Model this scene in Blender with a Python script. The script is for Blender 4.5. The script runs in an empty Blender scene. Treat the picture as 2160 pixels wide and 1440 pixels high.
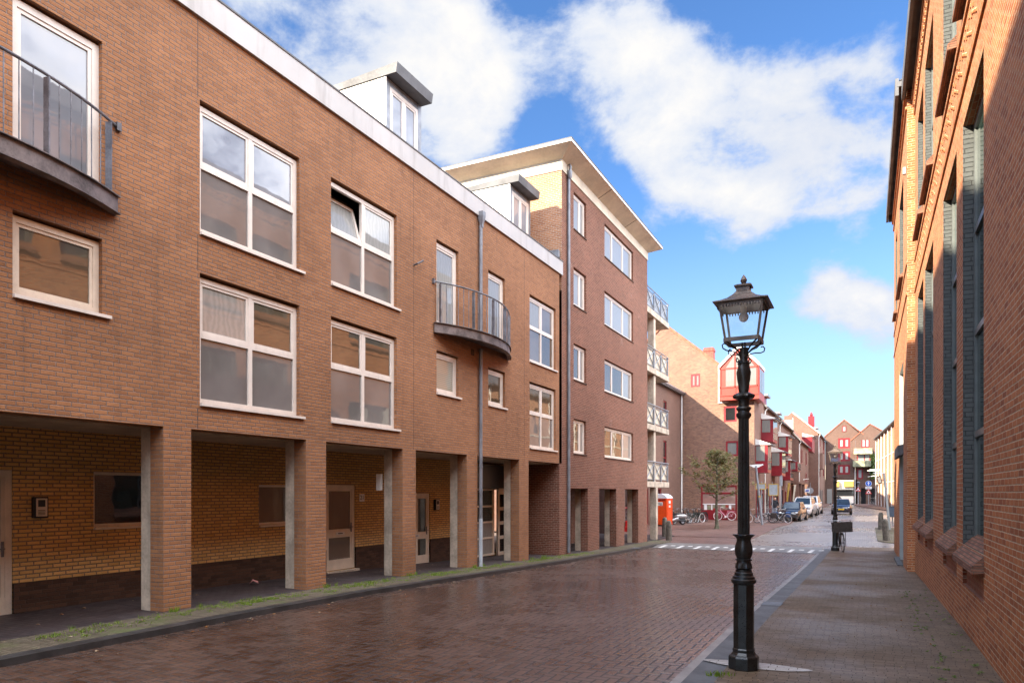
import bpy, bmesh, math, random
from mathutils import Vector, Matrix
rad = math.radians
rng = random.Random(7)
scene = bpy.context.scene
col = scene.collection

# ---------------------------------------------------------------- camera, sun, sky, exposure
F, U0, V0, CH = 1500.0, 1080.0, 1038.0, 1.9           # focal length / centre in photo pixels, camera height
YAW = math.atan2(748, 1500); CA, SA = math.cos(YAW), math.sin(YAW)
cam_d = bpy.data.cameras.new('camera'); cam = bpy.data.objects.new('camera', cam_d); col.objects.link(cam)
cam.location = (0, 0, CH); cam.rotation_euler = (rad(90), 0, YAW)
cam_d.sensor_width = 36; cam_d.lens = F / 2160 * 36; cam_d.shift_y = (V0 - 720) / 2160
cam_d.clip_start = 0.05; cam_d.clip_end = 3000
scene.camera = cam
SUN_AZ = (-0.568, -0.823)                                # horizontal direction towards the sun
SUN_EL = rad(25.2)
sun_d = bpy.data.lights.new('sun', 'SUN'); sun = bpy.data.objects.new('sun', sun_d); col.objects.link(sun)
sun_d.energy = 3.6; sun_d.angle = rad(0.55); sun_d.color = (1.0, 0.86, 0.66)
sdir = Vector((SUN_AZ[0], SUN_AZ[1], 0)).normalized() * math.cos(SUN_EL) + Vector((0, 0, math.sin(SUN_EL)))
sun.rotation_euler = sdir.to_track_quat('Z', 'Y').to_euler(); sun.location = (-30, -30, 40)
scene.view_settings.view_transform = 'Standard'; scene.view_settings.look = 'None'
scene.view_settings.exposure = 2.28; scene.view_settings.gamma = 1
scene.view_settings.use_curve_mapping = False
scene.render.engine = 'CYCLES'
scene.cycles.use_denoising = True
scene.cycles.max_bounces = 8; scene.cycles.diffuse_bounces = 4; scene.cycles.glossy_bounces = 4
scene.cycles.caustics_reflective = False; scene.cycles.caustics_refractive = False
scene.cycles.sample_clamp_indirect = 6.0

def pdir(u, v):
    d = Vector((-SA, CA, 0)) * F + Vector((CA, SA, 0)) * (u - U0) + Vector((0, 0, 1)) * (V0 - v)
    return d.normalized()

world = bpy.data.worlds.new('World'); scene.world = world; world.use_nodes = True
wt = world.node_tree; wt.nodes.clear()

def nd(nt, typ, **kw):
    n = nt.nodes.new(typ)
    for k, v in kw.items(): setattr(n, k, v)
    return n
def lk(nt, a, b): nt.links.new(a, b)
def mth(nt, op, a, b=None, c=None, clamp=False):
    n = nt.nodes.new('ShaderNodeMath'); n.operation = op; n.use_clamp = clamp
    for i, x in enumerate((a, b, c)):
        if x is None: continue
        if isinstance(x, (int, float)): n.inputs[i].default_value = x
        else: nt.links.new(x, n.inputs[i])
    return n.outputs[0]
def maprange(nt, x, a, b, c=0.0, d=1.0, smooth=True):
    n = nt.nodes.new('ShaderNodeMapRange'); n.interpolation_type = 'SMOOTHSTEP' if smooth else 'LINEAR'
    nt.links.new(x, n.inputs[0])
    for i, v in enumerate((a, b, c, d)): n.inputs[i + 1].default_value = v
    return n.outputs[0]
def mixcol(nt, f, a, b, mode='MIX'):
    n = nt.nodes.new('ShaderNodeMix'); n.data_type = 'RGBA'; n.blend_type = mode
    for s, x in ((0, f), (6, a), (7, b)):
        if isinstance(x, (int, float)): n.inputs[s].default_value = x
        elif isinstance(x, tuple): n.inputs[s].default_value = (*x[:3], 1)
        else: nt.links.new(x, n.inputs[s])
    return n.outputs[2]

def build_sky():
    nt = wt
    sky = nd(nt, 'ShaderNodeTexSky'); sky.sky_type = 'NISHITA'; sky.sun_disc = False
    sky.sun_elevation = SUN_EL; sky.sun_rotation = math.atan2(SUN_AZ[0], SUN_AZ[1])
    sky.air_density = 1.0; sky.dust_density = 0.1; sky.ozone_density = 4.5
    hs = nd(nt, 'ShaderNodeHueSaturation'); hs.inputs['Saturation'].default_value = 1.06
    hs.inputs['Value'].default_value = 1.0
    lk(nt, sky.outputs[0], hs.inputs['Color'])
    bg = nd(nt, 'ShaderNodeBackground'); bg.inputs[1].default_value = 0.05
    tc0 = nd(nt, 'ShaderNodeTexCoord'); sz = nd(nt, 'ShaderNodeSeparateXYZ'); lk(nt, tc0.outputs['Generated'], sz.inputs[0])
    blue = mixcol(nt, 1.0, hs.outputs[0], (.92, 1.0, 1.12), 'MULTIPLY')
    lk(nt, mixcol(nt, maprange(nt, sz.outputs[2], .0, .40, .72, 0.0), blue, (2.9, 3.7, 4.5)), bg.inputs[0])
    tc = nd(nt, 'ShaderNodeTexCoord'); D = tc.outputs['Generated']
    # cloud banks: direction, width k, weight
    banks = []
    for u, v, k, w in [(540, 130, 330, .26), (660, 120, 240, .42), (780, 120, 200, .50), (900, 130, 260, .48), (1010, 170, 420, .40), (930, 240, 420, .34), (470, -30, 400, .24), (1000, 290, 900, .16), (760, 230, 400, .26), (700, -60, 300, .3),
                       (1290, 70, 420, .36), (1370, 190, 300, .48), (1500, 300, 300, .52), (1650, 270, 330, .50), (1770, 320, 330, .50), (1870, 250, 600, .30), (1270, 230, 900, .16), (1420, 330, 500, .26),
                       (1620, 400, 600, .28), (1800, 410, 600, .32), (1840, 170, 900, .26), (1240, 330, 1200, .06),
                       (1750, 600, 1200, .40), (1830, 660, 1000, .50), (1890, 720, 1200, .36), (1700, 640, 1800, .26),
                       (1560, 640, 900, .06), (1640, 820, 700, .08), (1740, 790, 1000, .12)]:
        banks.append((pdir(u, v), k, w))
    for d, k, w in [((.8, .1, .55), 7, .62), ((.6, .55, .6), 14, .5), ((.55, -.6, .55), 7, .5), ((-.3, -.6, .7), 7, .45), ((.2, -.1, 1), 9, .5), ((-.8, -.5, .25), 14, .25), ((.85, .5, .22), 16, .5)]:
        banks.append((Vector(d).normalized(), k, w))
    tot = None
    for d, k, w in banks:
        vm = nd(nt, 'ShaderNodeVectorMath', operation='DOT_PRODUCT'); lk(nt, D, vm.inputs[0]); vm.inputs[1].default_value = d
        e = mth(nt, 'EXPONENT', mth(nt, 'MULTIPLY', mth(nt, 'SUBTRACT', vm.outputs['Value'], 1.0), float(k)))
        e = mth(nt, 'MULTIPLY', e, w)
        tot = e if tot is None else mth(nt, 'ADD', tot, e)
    mp = nd(nt, 'ShaderNodeMapping'); mp.inputs['Scale'].default_value = (1, 1, 1.5); lk(nt, D, mp.inputs[0])
    n1 = nd(nt, 'ShaderNodeTexNoise'); n1.inputs['Scale'].default_value = 6.0; n1.inputs['Detail'].default_value = 9; n1.inputs['Roughness'].default_value = .62; n1.inputs['Distortion'].default_value = .12
    lk(nt, mp.outputs[0], n1.inputs['Vector'])
    n2 = nd(nt, 'ShaderNodeTexNoise'); n2.inputs['Scale'].default_value = 2.6; n2.inputs['Detail'].default_value = 5
    lk(nt, mp.outputs[0], n2.inputs['Vector'])
    dens = mth(nt, 'ADD', mth(nt, 'MULTIPLY', mth(nt, 'SUBTRACT', n1.outputs[0], .5), 1.55), mth(nt, 'SUBTRACT', mth(nt, 'MINIMUM', tot, .60), .335))
    alpha = maprange(nt, dens, -.08, .22)
    shade = maprange(nt, dens, .0, .55)
    ccol = mixcol(nt, shade, (.66, .74, .90), (1.0, .975, .94))
    ccol = mixcol(nt, mth(nt, 'MULTIPLY', maprange(nt, n2.outputs[0], .5, .75), .45), ccol, (.62, .68, .82))
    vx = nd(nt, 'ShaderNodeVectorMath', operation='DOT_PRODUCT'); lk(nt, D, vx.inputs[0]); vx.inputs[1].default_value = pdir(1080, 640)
    cst = maprange(nt, vx.outputs['Value'], .42, .70, 1.58, .215)      # clouds outside the view brightened as fill for the shaded fronts, dimmer inside it
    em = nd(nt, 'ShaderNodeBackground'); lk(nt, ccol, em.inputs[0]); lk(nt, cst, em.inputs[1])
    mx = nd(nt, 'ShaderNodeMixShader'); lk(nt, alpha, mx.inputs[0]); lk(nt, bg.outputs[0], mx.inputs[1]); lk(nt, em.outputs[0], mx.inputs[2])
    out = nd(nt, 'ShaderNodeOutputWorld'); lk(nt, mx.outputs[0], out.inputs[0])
build_sky()

# ---------------------------------------------------------------- measuring helpers (photo pixel -> real plane)
PYZ = [(-60, 0), (8, 0), (11.4, -.04), (14.7, -.13), (17.8, -.22), (21.3, -.32), (28, -.47), (35, -.58), (40, -.58), (50, -.5), (55, -.4), (70, -.12), (80, -.1), (145, -.1), (200, .9), (700, .9)]
def PZ(y):
    for (a, za), (b, zb) in zip(PYZ, PYZ[1:]):
        if y <= b: return za + (zb - za) * max(0, (y - a)) / (b - a)
    return PYZ[-1][1]
def onX(u, v, X):
    t = (u - U0) / F; Y = -X * (CA + t * SA) / (SA - t * CA); d = -X * SA + Y * CA
    return Y, CH - (v - V0) * d / F
def onY(u, v, Y):
    t = (u - U0) / F; X = Y * (t * CA - SA) / (CA + t * SA); d = -X * SA + Y * CA
    return X, CH - (v - V0) * d / F

# ---------------------------------------------------------------- materials
def newmat(name):
    m = bpy.data.materials.new(name); m.use_nodes = True
    nt = m.node_tree; b = nt.nodes['Principled BSDF']
    return m, nt, b
def noise(nt, scale, detail=4, vec=None, rough=.5):
    n = nd(nt, 'ShaderNodeTexNoise'); n.inputs['Scale'].default_value = scale; n.inputs['Detail'].default_value = detail; n.inputs['Roughness'].default_value = rough
    if vec is None:
        g = nd(nt, 'ShaderNodeNewGeometry'); vec = g.outputs['Position']
    lk(nt, vec, n.inputs['Vector']); return n.outputs[0]
def bump(nt, b, h, strength=.5, dist=.01):
    n = nd(nt, 'ShaderNodeBump'); n.inputs['Strength'].default_value = strength; n.inputs['Distance'].default_value = dist
    lk(nt, h, n.inputs['Height']); lk(nt, n.outputs[0], b.inputs['Normal'])
def plain(name, c, rough=.6, metal=0.0, var=.12, scale=6, bmp=.0, spec=None, coat=0.0, streak=0.0, streakc=(.20, .17, .14)):
    m, nt, b = newmat(name)
    n = noise(nt, scale, 5)
    n2 = noise(nt, scale * 9, 3)
    f = mth(nt, 'ADD', mth(nt, 'MULTIPLY', n, .7), mth(nt, 'MULTIPLY', n2, .3))
    lo = tuple(x * (1 - var * 1.6) for x in c); hi = tuple(min(1, x * (1 + var * 1.6)) for x in c)
    lk(nt, mixcol(nt, maprange(nt, f, .3, .7), lo, hi), b.inputs['Base Color'])
    b.inputs['Roughness'].default_value = rough; b.inputs['Metallic'].default_value = metal
    lk(nt, maprange(nt, n2, .2, .8, max(.02, rough - .1), min(1, rough + .1)), b.inputs['Roughness'])
    if streak:
        g = nd(nt, 'ShaderNodeNewGeometry'); mp = nd(nt, 'ShaderNodeMapping'); mp.inputs['Scale'].default_value = (3.5, 3.5, .45); lk(nt, g.outputs['Position'], mp.inputs[0])
        sn_ = noise(nt, 1.0, 6, mp.outputs[0], .65)
        lk(nt, mixcol(nt, mth(nt, 'MULTIPLY', maprange(nt, sn_, .48, .78), streak), mixcol(nt, maprange(nt, f, .3, .7), lo, hi), streakc), b.inputs['Base Color'])
    if spec is not None: b.inputs['Specular IOR Level'].default_value = spec
    if coat: b.inputs['Coat Weight'].default_value = coat; b.inputs['Coat Roughness'].default_value = .06
    if bmp: bump(nt, b, n2, bmp, .004)
    return m

def wall_uv(nt, horizontal=False):
    g = nd(nt, 'ShaderNodeNewGeometry')
    sp = nd(nt, 'ShaderNodeSeparateXYZ'); lk(nt, g.outputs['Position'], sp.inputs[0])
    sn = nd(nt, 'ShaderNodeSeparateXYZ'); lk(nt, g.outputs['True Normal'], sn.inputs[0])
    ax = mth(nt, 'GREATER_THAN', mth(nt, 'ABSOLUTE', sn.outputs[0]), mth(nt, 'ABSOLUTE', sn.outputs[1]))
    az = mth(nt, 'GREATER_THAN', mth(nt, 'ABSOLUTE', sn.outputs[2]), .75)
    u = mth(nt, 'ADD', mth(nt, 'MULTIPLY', sp.outputs[1], ax), mth(nt, 'MULTIPLY', sp.outputs[0], mth(nt, 'SUBTRACT', 1.0, ax)))
    if horizontal: return sp.outputs[0], sp.outputs[1], g
    v = mth(nt, 'ADD', mth(nt, 'MULTIPLY', sp.outputs[2], mth(nt, 'SUBTRACT', 1.0, az)), mth(nt, 'MULTIPLY', sp.outputs[0], az))
    u = mth(nt, 'ADD', mth(nt, 'MULTIPLY', u, mth(nt, 'SUBTRACT', 1.0, az)), mth(nt, 'MULTIPLY', sp.outputs[1], az))
    return u, v, g

def ramp(nt, fac, cols):
    r = nd(nt, 'ShaderNodeValToRGB'); r.color_ramp.interpolation = 'LINEAR'
    while len(r.color_ramp.elements) < len(cols): r.color_ramp.elements.new(.5)
    for i, c in enumerate(cols):
        r.color_ramp.elements[i].position = i / (len(cols) - 1); r.color_ramp.elements[i].color = (*c, 1)
    lk(nt, fac, r.inputs[0]); return r.outputs[0]

def brick(name, cols, mortar, bw=.21, bh=.066, jt=.011, rough=.85, bmp=.7, stain=.12, horizontal=False, wet=None, streak=0.0, efflo=None, rugged=.004, moss=0):
    m, nt, b = newmat(name)
    u, v, g = wall_uv(nt, horizontal)
    pos = g.outputs['Position']
    w1 = noise(nt, 22, 3, pos)
    jit = mth(nt, 'MULTIPLY', mth(nt, 'SUBTRACT', w1, .5), rugged * 2)
    vv = mth(nt, 'DIVIDE', mth(nt, 'ADD', v, jit), bh)
    row = mth(nt, 'FLOOR', vv); fv = mth(nt, 'SUBTRACT', vv, row)
    odd = mth(nt, 'MODULO', mth(nt, 'ABSOLUTE', row), 2.0)
    wr = nd(nt, 'ShaderNodeTexWhiteNoise'); wr.noise_dimensions = '1D'; lk(nt, row, wr.inputs['W'])
    sh = mth(nt, 'ADD', mth(nt, 'MULTIPLY', odd, .5), mth(nt, 'MULTIPLY', wr.outputs[0], .22))
    uu = mth(nt, 'ADD', mth(nt, 'DIVIDE', mth(nt, 'ADD', u, jit), bw), sh)
    cl = mth(nt, 'FLOOR', uu); fu = mth(nt, 'SUBTRACT', uu, cl)
    du = mth(nt, 'MULTIPLY', mth(nt, 'MINIMUM', fu, mth(nt, 'SUBTRACT', 1.0, fu)), bw)
    dv = mth(nt, 'MULTIPLY', mth(nt, 'MINIMUM', fv, mth(nt, 'SUBTRACT', 1.0, fv)), bh)
    dd = mth(nt, 'MINIMUM', du, dv)
    mask = maprange(nt, dd, jt * .32, jt * .72)
    cx = nd(nt, 'ShaderNodeCombineXYZ'); lk(nt, cl, cx.inputs[0]); lk(nt, row, cx.inputs[1])
    wn = nd(nt, 'ShaderNodeTexWhiteNoise'); wn.noise_dimensions = '2D'; lk(nt, cx.outputs[0], wn.inputs['Vector'])
    f1 = noise(nt, 45, 4, pos, .65)
    f2 = mth(nt, 'ADD', mth(nt, 'MULTIPLY', noise(nt, .55, 4, pos), .6), mth(nt, 'MULTIPLY', noise(nt, .16, 3, pos), .4))
    fac = mth(nt, 'ADD', mth(nt, 'MULTIPLY', wn.outputs[0], .8), mth(nt, 'MULTIPLY', mth(nt, 'SUBTRACT', f1, .4), .5), clamp=True)
    bc = ramp(nt, fac, cols)
    # folded creases of hand-moulded brick, with their shadow darkened into the colour
    mpn = nd(nt, 'ShaderNodeMapping'); mpn.inputs['Scale'].default_value = (14, 14, 90) if not horizontal else (60, 60, 60); lk(nt, pos, mpn.inputs[0])
    cr = noise(nt, 1.0, 3, mpn.outputs[0], .6)
    crm = maprange(nt, cr, .60, .72)
    bc = mixcol(nt, mth(nt, 'MULTIPLY', crm, .55), bc, tuple(x * .35 for x in cols[0]))
    mc = mixcol(nt, maprange(nt, f1, .35, .65), tuple(x * .75 for x in mortar), tuple(min(1, x * 1.2) for x in mortar))
    c = mixcol(nt, mask, mc, bc)
    st = maprange(nt, f2, .3, .7, 1 - stain, 1 + stain)
    stv = nd(nt, 'ShaderNodeCombineColor'); 
    for i in range(3): lk(nt, st, stv.inputs[i])
    c = mixcol(nt, 1.0, c, stv.outputs[0], 'MULTIPLY')
    if efflo:                                           # white salt bloom patches
        e = noise(nt, 1.3, 6, pos, .7)
        c = mixcol(nt, mth(nt, 'MULTIPLY', maprange(nt, e, .60, .78), efflo), c, (.62, .54, .50))
    if streak:
        mp2 = nd(nt, 'ShaderNodeMapping'); mp2.inputs['Scale'].default_value = (5, 5, .35); lk(nt, pos, mp2.inputs[0])
        s = noise(nt, 1.0, 5, mp2.outputs[0], .6)
        c = mixcol(nt, mth(nt, 'MULTIPLY', maprange(nt, s, .52, .75), streak), c, (.06, .045, .035))
    if moss:
        e = mth(nt, 'ADD', noise(nt, 1.6, 6, pos, .65), mth(nt, 'MULTIPLY', noise(nt, 14, 4, pos, .6), .25))
        c = mixcol(nt, mth(nt, 'MULTIPLY', maprange(nt, e, .60, .80), moss), c, (.085, .115, .022))
    lk(nt, c, b.inputs['Base Color'])
    if wet is None:
        b.inputs['Roughness'].default_value = rough
        b.inputs['Specular IOR Level'].default_value = .3
    else:
        wv = noise(nt, wet[2], 5, pos, .6)
        r = maprange(nt, wv, .35, .68, wet[0], wet[1])
        r = mth(nt, 'ADD', r, mth(nt, 'MULTIPLY', mth(nt, 'SUBTRACT', 1.0, mask), .25))
        lk(nt, r, b.inputs['Roughness'])
    h = mth(nt, 'ADD', mask, mth(nt, 'SUBTRACT', mth(nt, 'MULTIPLY', f1, .35), mth(nt, 'MULTIPLY', crm, .5)))
    hb = mth(nt, 'ADD', h, mth(nt, 'MULTIPLY', wn.outputs[0], .35))
    bump(nt, b, hb, bmp, .008)
    return m

def herringbone(name, cols, mortar, w=.105, jt=.008, wet=(.2, .5, .5), bmp=.6, wallside=False, ior=1.65):
    m, nt, b = newmat(name)
    g = nd(nt, 'ShaderNodeNewGeometry'); pos = g.outputs['Position']
    sp = nd(nt, 'ShaderNodeSeparateXYZ'); lk(nt, pos, sp.inputs[0])
    wob = mth(nt, 'MULTIPLY', mth(nt, 'SUBTRACT', noise(nt, 1.1, 3, pos), .5), .05)
    px, py = sp.outputs[0], sp.outputs[1]
    if wallside: px = mth(nt, 'MULTIPLY', mth(nt, 'ADD', sp.outputs[1], sp.outputs[2]), .7071); py = mth(nt, 'MULTIPLY', mth(nt, 'SUBTRACT', sp.outputs[1], sp.outputs[2]), .7071)
    x = mth(nt, 'DIVIDE', mth(nt, 'ADD', px, wob), w); y = mth(nt, 'DIVIDE', mth(nt, 'ADD', py, wob), w)
    i = mth(nt, 'FLOOR', x); j = mth(nt, 'FLOOR', y)
    fx = mth(nt, 'SUBTRACT', x, i); fy = mth(nt, 'SUBTRACT', y, j)
    k = mth(nt, 'MODULO', mth(nt, 'ADD', mth(nt, 'SUBTRACT', i, j), 4000.0), 4.0)
    k = mth(nt, 'ROUND', k)
    e1 = mth(nt, 'COMPARE', k, 1.0, .1); e2 = mth(nt, 'COMPARE', k, 2.0, .1); e3 = mth(nt, 'COMPARE', k, 3.0, .1)
    vert = mth(nt, 'ADD', e2, e3)
    lxh = mth(nt, 'ADD', fx, e1); lyv = mth(nt, 'ADD', fy, e2)
    def edge(t, L): return mth(nt, 'MINIMUM', t, mth(nt, 'SUBTRACT', L, t))
    dh = mth(nt, 'MINIMUM', edge(lxh, 2.0), edge(fy, 1.0))
    dvv = mth(nt, 'MINIMUM', edge(fx, 1.0), edge(lyv, 2.0))
    inv = mth(nt, 'SUBTRACT', 1.0, vert)
    dd = mth(nt, 'MULTIPLY', mth(nt, 'ADD', mth(nt, 'MULTIPLY', dh, inv), mth(nt, 'MULTIPLY', dvv, vert)), w)
    mask = maprange(nt, dd, jt * .3, jt * .8)
    cx = nd(nt, 'ShaderNodeCombineXYZ'); lk(nt, mth(nt, 'SUBTRACT', i, e1), cx.inputs[0]); lk(nt, mth(nt, 'SUBTRACT', j, e2), cx.inputs[1])
    wn = nd(nt, 'ShaderNodeTexWhiteNoise'); wn.noise_dimensions = '2D'; lk(nt, cx.outputs[0], wn.inputs['Vector'])
    f1 = noise(nt, 60, 4, pos, .65); f2 = noise(nt, .35, 5, pos, .6)
    fac = mth(nt, 'ADD', mth(nt, 'MULTIPLY', wn.outputs[0], .75), mth(nt, 'MULTIPLY', mth(nt, 'SUBTRACT', f1, .35), .5), clamp=True)
    bc = ramp(nt, fac, cols)
    c = mixcol(nt, mask, mortar, bc)
    st = maprange(nt, f2, .3, .7, .82, 1.15)
    stv = nd(nt, 'ShaderNodeCombineColor')
    for q in range(3): lk(nt, st, stv.inputs[q])
    c = mixcol(nt, 1.0, c, stv.outputs[0], 'MULTIPLY')
    lk(nt, c, b.inputs['Base Color'])
    wv = noise(nt, wet[2], 6, pos, .62)
    r = mth(nt, 'ADD', maprange(nt, wv, .36, .66, wet[0], wet[1]), mth(nt, 'MULTIPLY', mth(nt, 'SUBTRACT', 1.0, mask), .3))
    r = mth(nt, 'ADD', r, mth(nt, 'MULTIPLY', mth(nt, 'SUBTRACT', wn.outputs[0], .5), .12))
    lk(nt, r, b.inputs['Roughness']); b.inputs['IOR'].default_value = ior
    wn3 = nd(nt, 'ShaderNodeTexWhiteNoise'); wn3.noise_dimensions = '2D'; lk(nt, cx.outputs[0], wn3.inputs['Vector'])
    hgt = mth(nt, 'ADD', mask, mth(nt, 'ADD', mth(nt, 'MULTIPLY', f1, .25), mth(nt, 'MULTIPLY', wn3.outputs[0], .3)))
    bump(nt, b, hgt, bmp, .006)
    return m

def glass(name, c, rough=.02, ior=2.0, curtain=0.0, blinds=0.0, wav=.006, c2=None):
    m, nt, b = newmat(name)
    g = nd(nt, 'ShaderNodeNewGeometry')
    base = None
    if curtain:
        sp = nd(nt, 'ShaderNodeSeparateXYZ'); lk(nt, g.outputs['Position'], sp.inputs[0])
        q = mth(nt, 'SINE', mth(nt, 'MULTIPLY', mth(nt, 'ADD', mth(nt, 'ADD', sp.outputs[0], sp.outputs[1]), mth(nt, 'MULTIPLY', noise(nt, 4, 3), .25)), 55.0))
        base = mixcol(nt, mth(nt, 'ADD', mth(nt, 'MULTIPLY', q, .5 * curtain), .5), tuple(x * .6 for x in c), c)
    if blinds:
        sp = nd(nt, 'ShaderNodeSeparateXYZ'); lk(nt, g.outputs['Position'], sp.inputs[0])
        q = mth(nt, 'FRACT', mth(nt, 'MULTIPLY', sp.outputs[2], 1 / .05))
        base = mixcol(nt, maprange(nt, q, .1, .35), tuple(x * .55 for x in c), c)
    if base is None:
        n = noise(nt, .9, 3)
        base = mixcol(nt, maprange(nt, n, .35, .65), tuple(x * .75 for x in c), c if c2 is None else c2)
    lk(nt, base, b.inputs['Base Color'])
    b.inputs['Roughness'].default_value = rough; b.inputs['IOR'].default_value = ior
    h = noise(nt, 1.7, 2)
    bump(nt, b, h, .25, wav)
    return m

M = {}
M['brick_tan'] = brick('tan_brick', [(.275, .122, .055), (.325, .147, .065), (.345, .156, .069), (.375, .173, .077), (.33, .147, .066)], (.23, .165, .135), jt=.0125, stain=.17, bmp=1.0, rugged=.005, streak=.24, efflo=.10)
M['brick_yellow'] = brick('yellow_brick', [(.58, .325, .105), (.68, .395, .135), (.74, .435, .155), (.78, .47, .17)], (.25, .185, .125), jt=.019, stain=.1, bmp=.7)
M['brick_plinth'] = brick('brown_brick', [(.05, .026, .016), (.085, .042, .026), (.11, .055, .034)], (.06, .045, .035), jt=.008)
M['brick_dark'] = brick('red_brown_brick', [(.125, .044, .026), (.17, .060, .035), (.195, .071, .042), (.235, .086, .05)], (.31, .22, .165), jt=.0135, stain=.13, efflo=.2, bmp=.7)
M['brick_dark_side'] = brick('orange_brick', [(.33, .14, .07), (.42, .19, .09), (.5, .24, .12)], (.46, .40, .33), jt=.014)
M['brick_red'] = brick('old_red_brick', [(.27, .082, .032), (.38, .125, .045), (.44, .152, .055), (.49, .185, .072), (.32, .098, .038)], (.55, .43, .29), bw=.215, bh=.068, jt=.011, stain=.14, bmp=.9, rugged=.006)
M['brick_gable'] = brick('mixed_brick', [(.11, .046, .032), (.17, .072, .048), (.225, .10, .062), (.29, .145, .08)], (.34, .275, .215), jt=.015, bw=.22, bh=.072)
M['brick_row'] = brick('pinkish_brick', [(.145, .074, .054), (.18, .093, .068), (.21, .112, .083)], (.22, .17, .14), jt=.01)
M['brick_end'] = brick('shade_darkened_brick', [(.095, .055, .042), (.12, .068, .052), (.145, .083, .063)], (.16, .12, .10), jt=.01)  # colour darkened to stand for the shade on the end houses
M['brick_far'] = brick('pale_orange_brick', [(.36, .18, .105), (.44, .23, .135), (.50, .27, .16)], (.42, .33, .25), jt=.01)
M['brick_grey'] = brick('grey_painted_brick', [(.088, .096, .094), (.105, .113, .111), (.12, .13, .128)], (.05, .054, .054), bw=.215, bh=.068, jt=.012, stain=.06, bmp=.9)
M['sill_brick'] = brick('sill_brick', [(.16, .075, .045), (.27, .12, .075), (.34, .165, .105)], (.12, .09, .07), bw=.21, bh=.034, jt=.008, bmp=1.0)
M['herring_red'] = herringbone('herringbone_panel', [(.2, .065, .035), (.3, .095, .05), (.38, .13, .07)], (.46, .36, .27), w=.06, wet=(.8, .9, .5), wallside=True, ior=1.4)
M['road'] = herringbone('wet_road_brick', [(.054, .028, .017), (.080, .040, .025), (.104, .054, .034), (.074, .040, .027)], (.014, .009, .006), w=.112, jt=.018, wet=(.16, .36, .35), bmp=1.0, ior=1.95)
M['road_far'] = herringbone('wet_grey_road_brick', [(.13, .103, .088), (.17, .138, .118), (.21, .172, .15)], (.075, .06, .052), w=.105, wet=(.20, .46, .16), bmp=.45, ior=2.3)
M['plaza'] = herringbone('plaza_brick', [(.095, .048, .036), (.135, .066, .05), (.17, .086, .066)], (.05, .035, .03), wet=(.35, .7, .25), bmp=.5)
M['pave'] = brick('pavement_brick', [(.098, .064, .036), (.135, .090, .053), (.165, .112, .068), (.185, .128, .08)], (.045, .034, .025), bw=.205, bh=.054, jt=.008, horizontal=True, wet=(.42, .75, .5), bmp=.7, stain=.16, rugged=.003)
M['pave_moss'] = brick('mossy_pavement_brick', [(.08, .06, .04), (.115, .088, .06), (.14, .108, .075), (.155, .12, .085)], (.06, .06, .03), bw=.205, bh=.054, jt=.010, horizontal=True, wet=(.5, .8, .5), bmp=.7, stain=.16, rugged=.003, moss=.6)
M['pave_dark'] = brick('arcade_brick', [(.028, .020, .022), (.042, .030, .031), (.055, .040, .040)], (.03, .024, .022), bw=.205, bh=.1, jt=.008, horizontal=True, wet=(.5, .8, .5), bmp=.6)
M['kerb'] = plain('kerb_concrete', (.085, .088, .09), .6, var=.25, scale=3, bmp=.3)
M['kerb_light'] = plain('gutter_strip', (.22, .20, .185), .45, var=.2, scale=3, bmp=.2)
M['ground'] = plain('ground_paving', (.16, .125, .105), .8, var=.2, scale=.4)
M['concrete'] = plain('pier_concrete', (.49, .41, .32), .85, var=.22, scale=2.2, bmp=.35, streak=.5)
M['soffit'] = plain('soffit_concrete', (.50, .42, .32), .85, var=.15, scale=2)
M['white'] = plain('white_paint', (.74, .67, .60), .35, var=.035, scale=5, streak=.2)
M['cream_frame'] = plain('cream_paint', (.72, .61, .49), .35, var=.05, scale=5)
M['fascia'] = plain('white_fascia', (.45, .43, .41), .45, var=.05, scale=.7, streak=.45)
M['dormer_white'] = plain('white_panel', (.70, .68, .64), .5, var=.05, scale=.8, streak=.5)
M['cream'] = plain('cream_panel', (.62, .55, .43), .7, var=.1, scale=1.2)
M['zinc'] = plain('zinc', (.23, .24, .26), .5, .5, var=.22, scale=3)
M['steel'] = plain('galvanised_steel', (.17, .172, .19), .5, .5, var=.28, scale=4)
M['rail_grey'] = plain('rail_grey_paint', (.26, .27, .29), .5, .2, var=.12)
M['steel_rust'] = plain('weathered_steel', (.15, .125, .12), .6, .3, var=.4, scale=3.5)
M['pipe'] = plain('grey_pipe', (.21, .22, .24), .45, .15, var=.15, scale=3)
M['roof_grey'] = plain('grey_roofing', (.11, .11, .115), .7, var=.2, scale=2)
M['roof_tile'] = plain('terracotta_tiles', (.26, .085, .045), .7, var=.3, scale=4, bmp=.6)
M['red_paint'] = plain('red_paint', (.21, .010, .016), .4, var=.12, scale=3)
M['red_oriel'] = plain('coral_red_paint', (.30, .034, .02), .45, var=.08, scale=3)
M['green_balcony'] = plain('mossy_panel', (.22, .22, .14), .8, var=.3, scale=2)
M['iron'] = plain('black_iron', (.010, .011, .011), .34, .0, var=.5, scale=9, bmp=.35, spec=.6, streak=.35, streakc=(.07, .065, .055))
M['copper'] = plain('aged_copper', (.15, .115, .092), .42, .2, var=.3, scale=6)
M['grey_frame'] = plain('grey_green_paint', (.12, .135, .132), .4, var=.08)
M['light_frame'] = plain('pale_grey_paint', (.36, .38, .37), .4, var=.06)
M['black'] = plain('black_plastic', (.012, .012, .013), .4, var=.2)
M['rubber'] = plain('rubber', (.014, .014, .015), .75, var=.2)
M['chrome'] = plain('bright_metal', (.34, .34, .35), .3, .8, var=.1)
M['silver'] = plain('silver_paint', (.34, .33, .33), .3, .5, var=.1, coat=.5)
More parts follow.
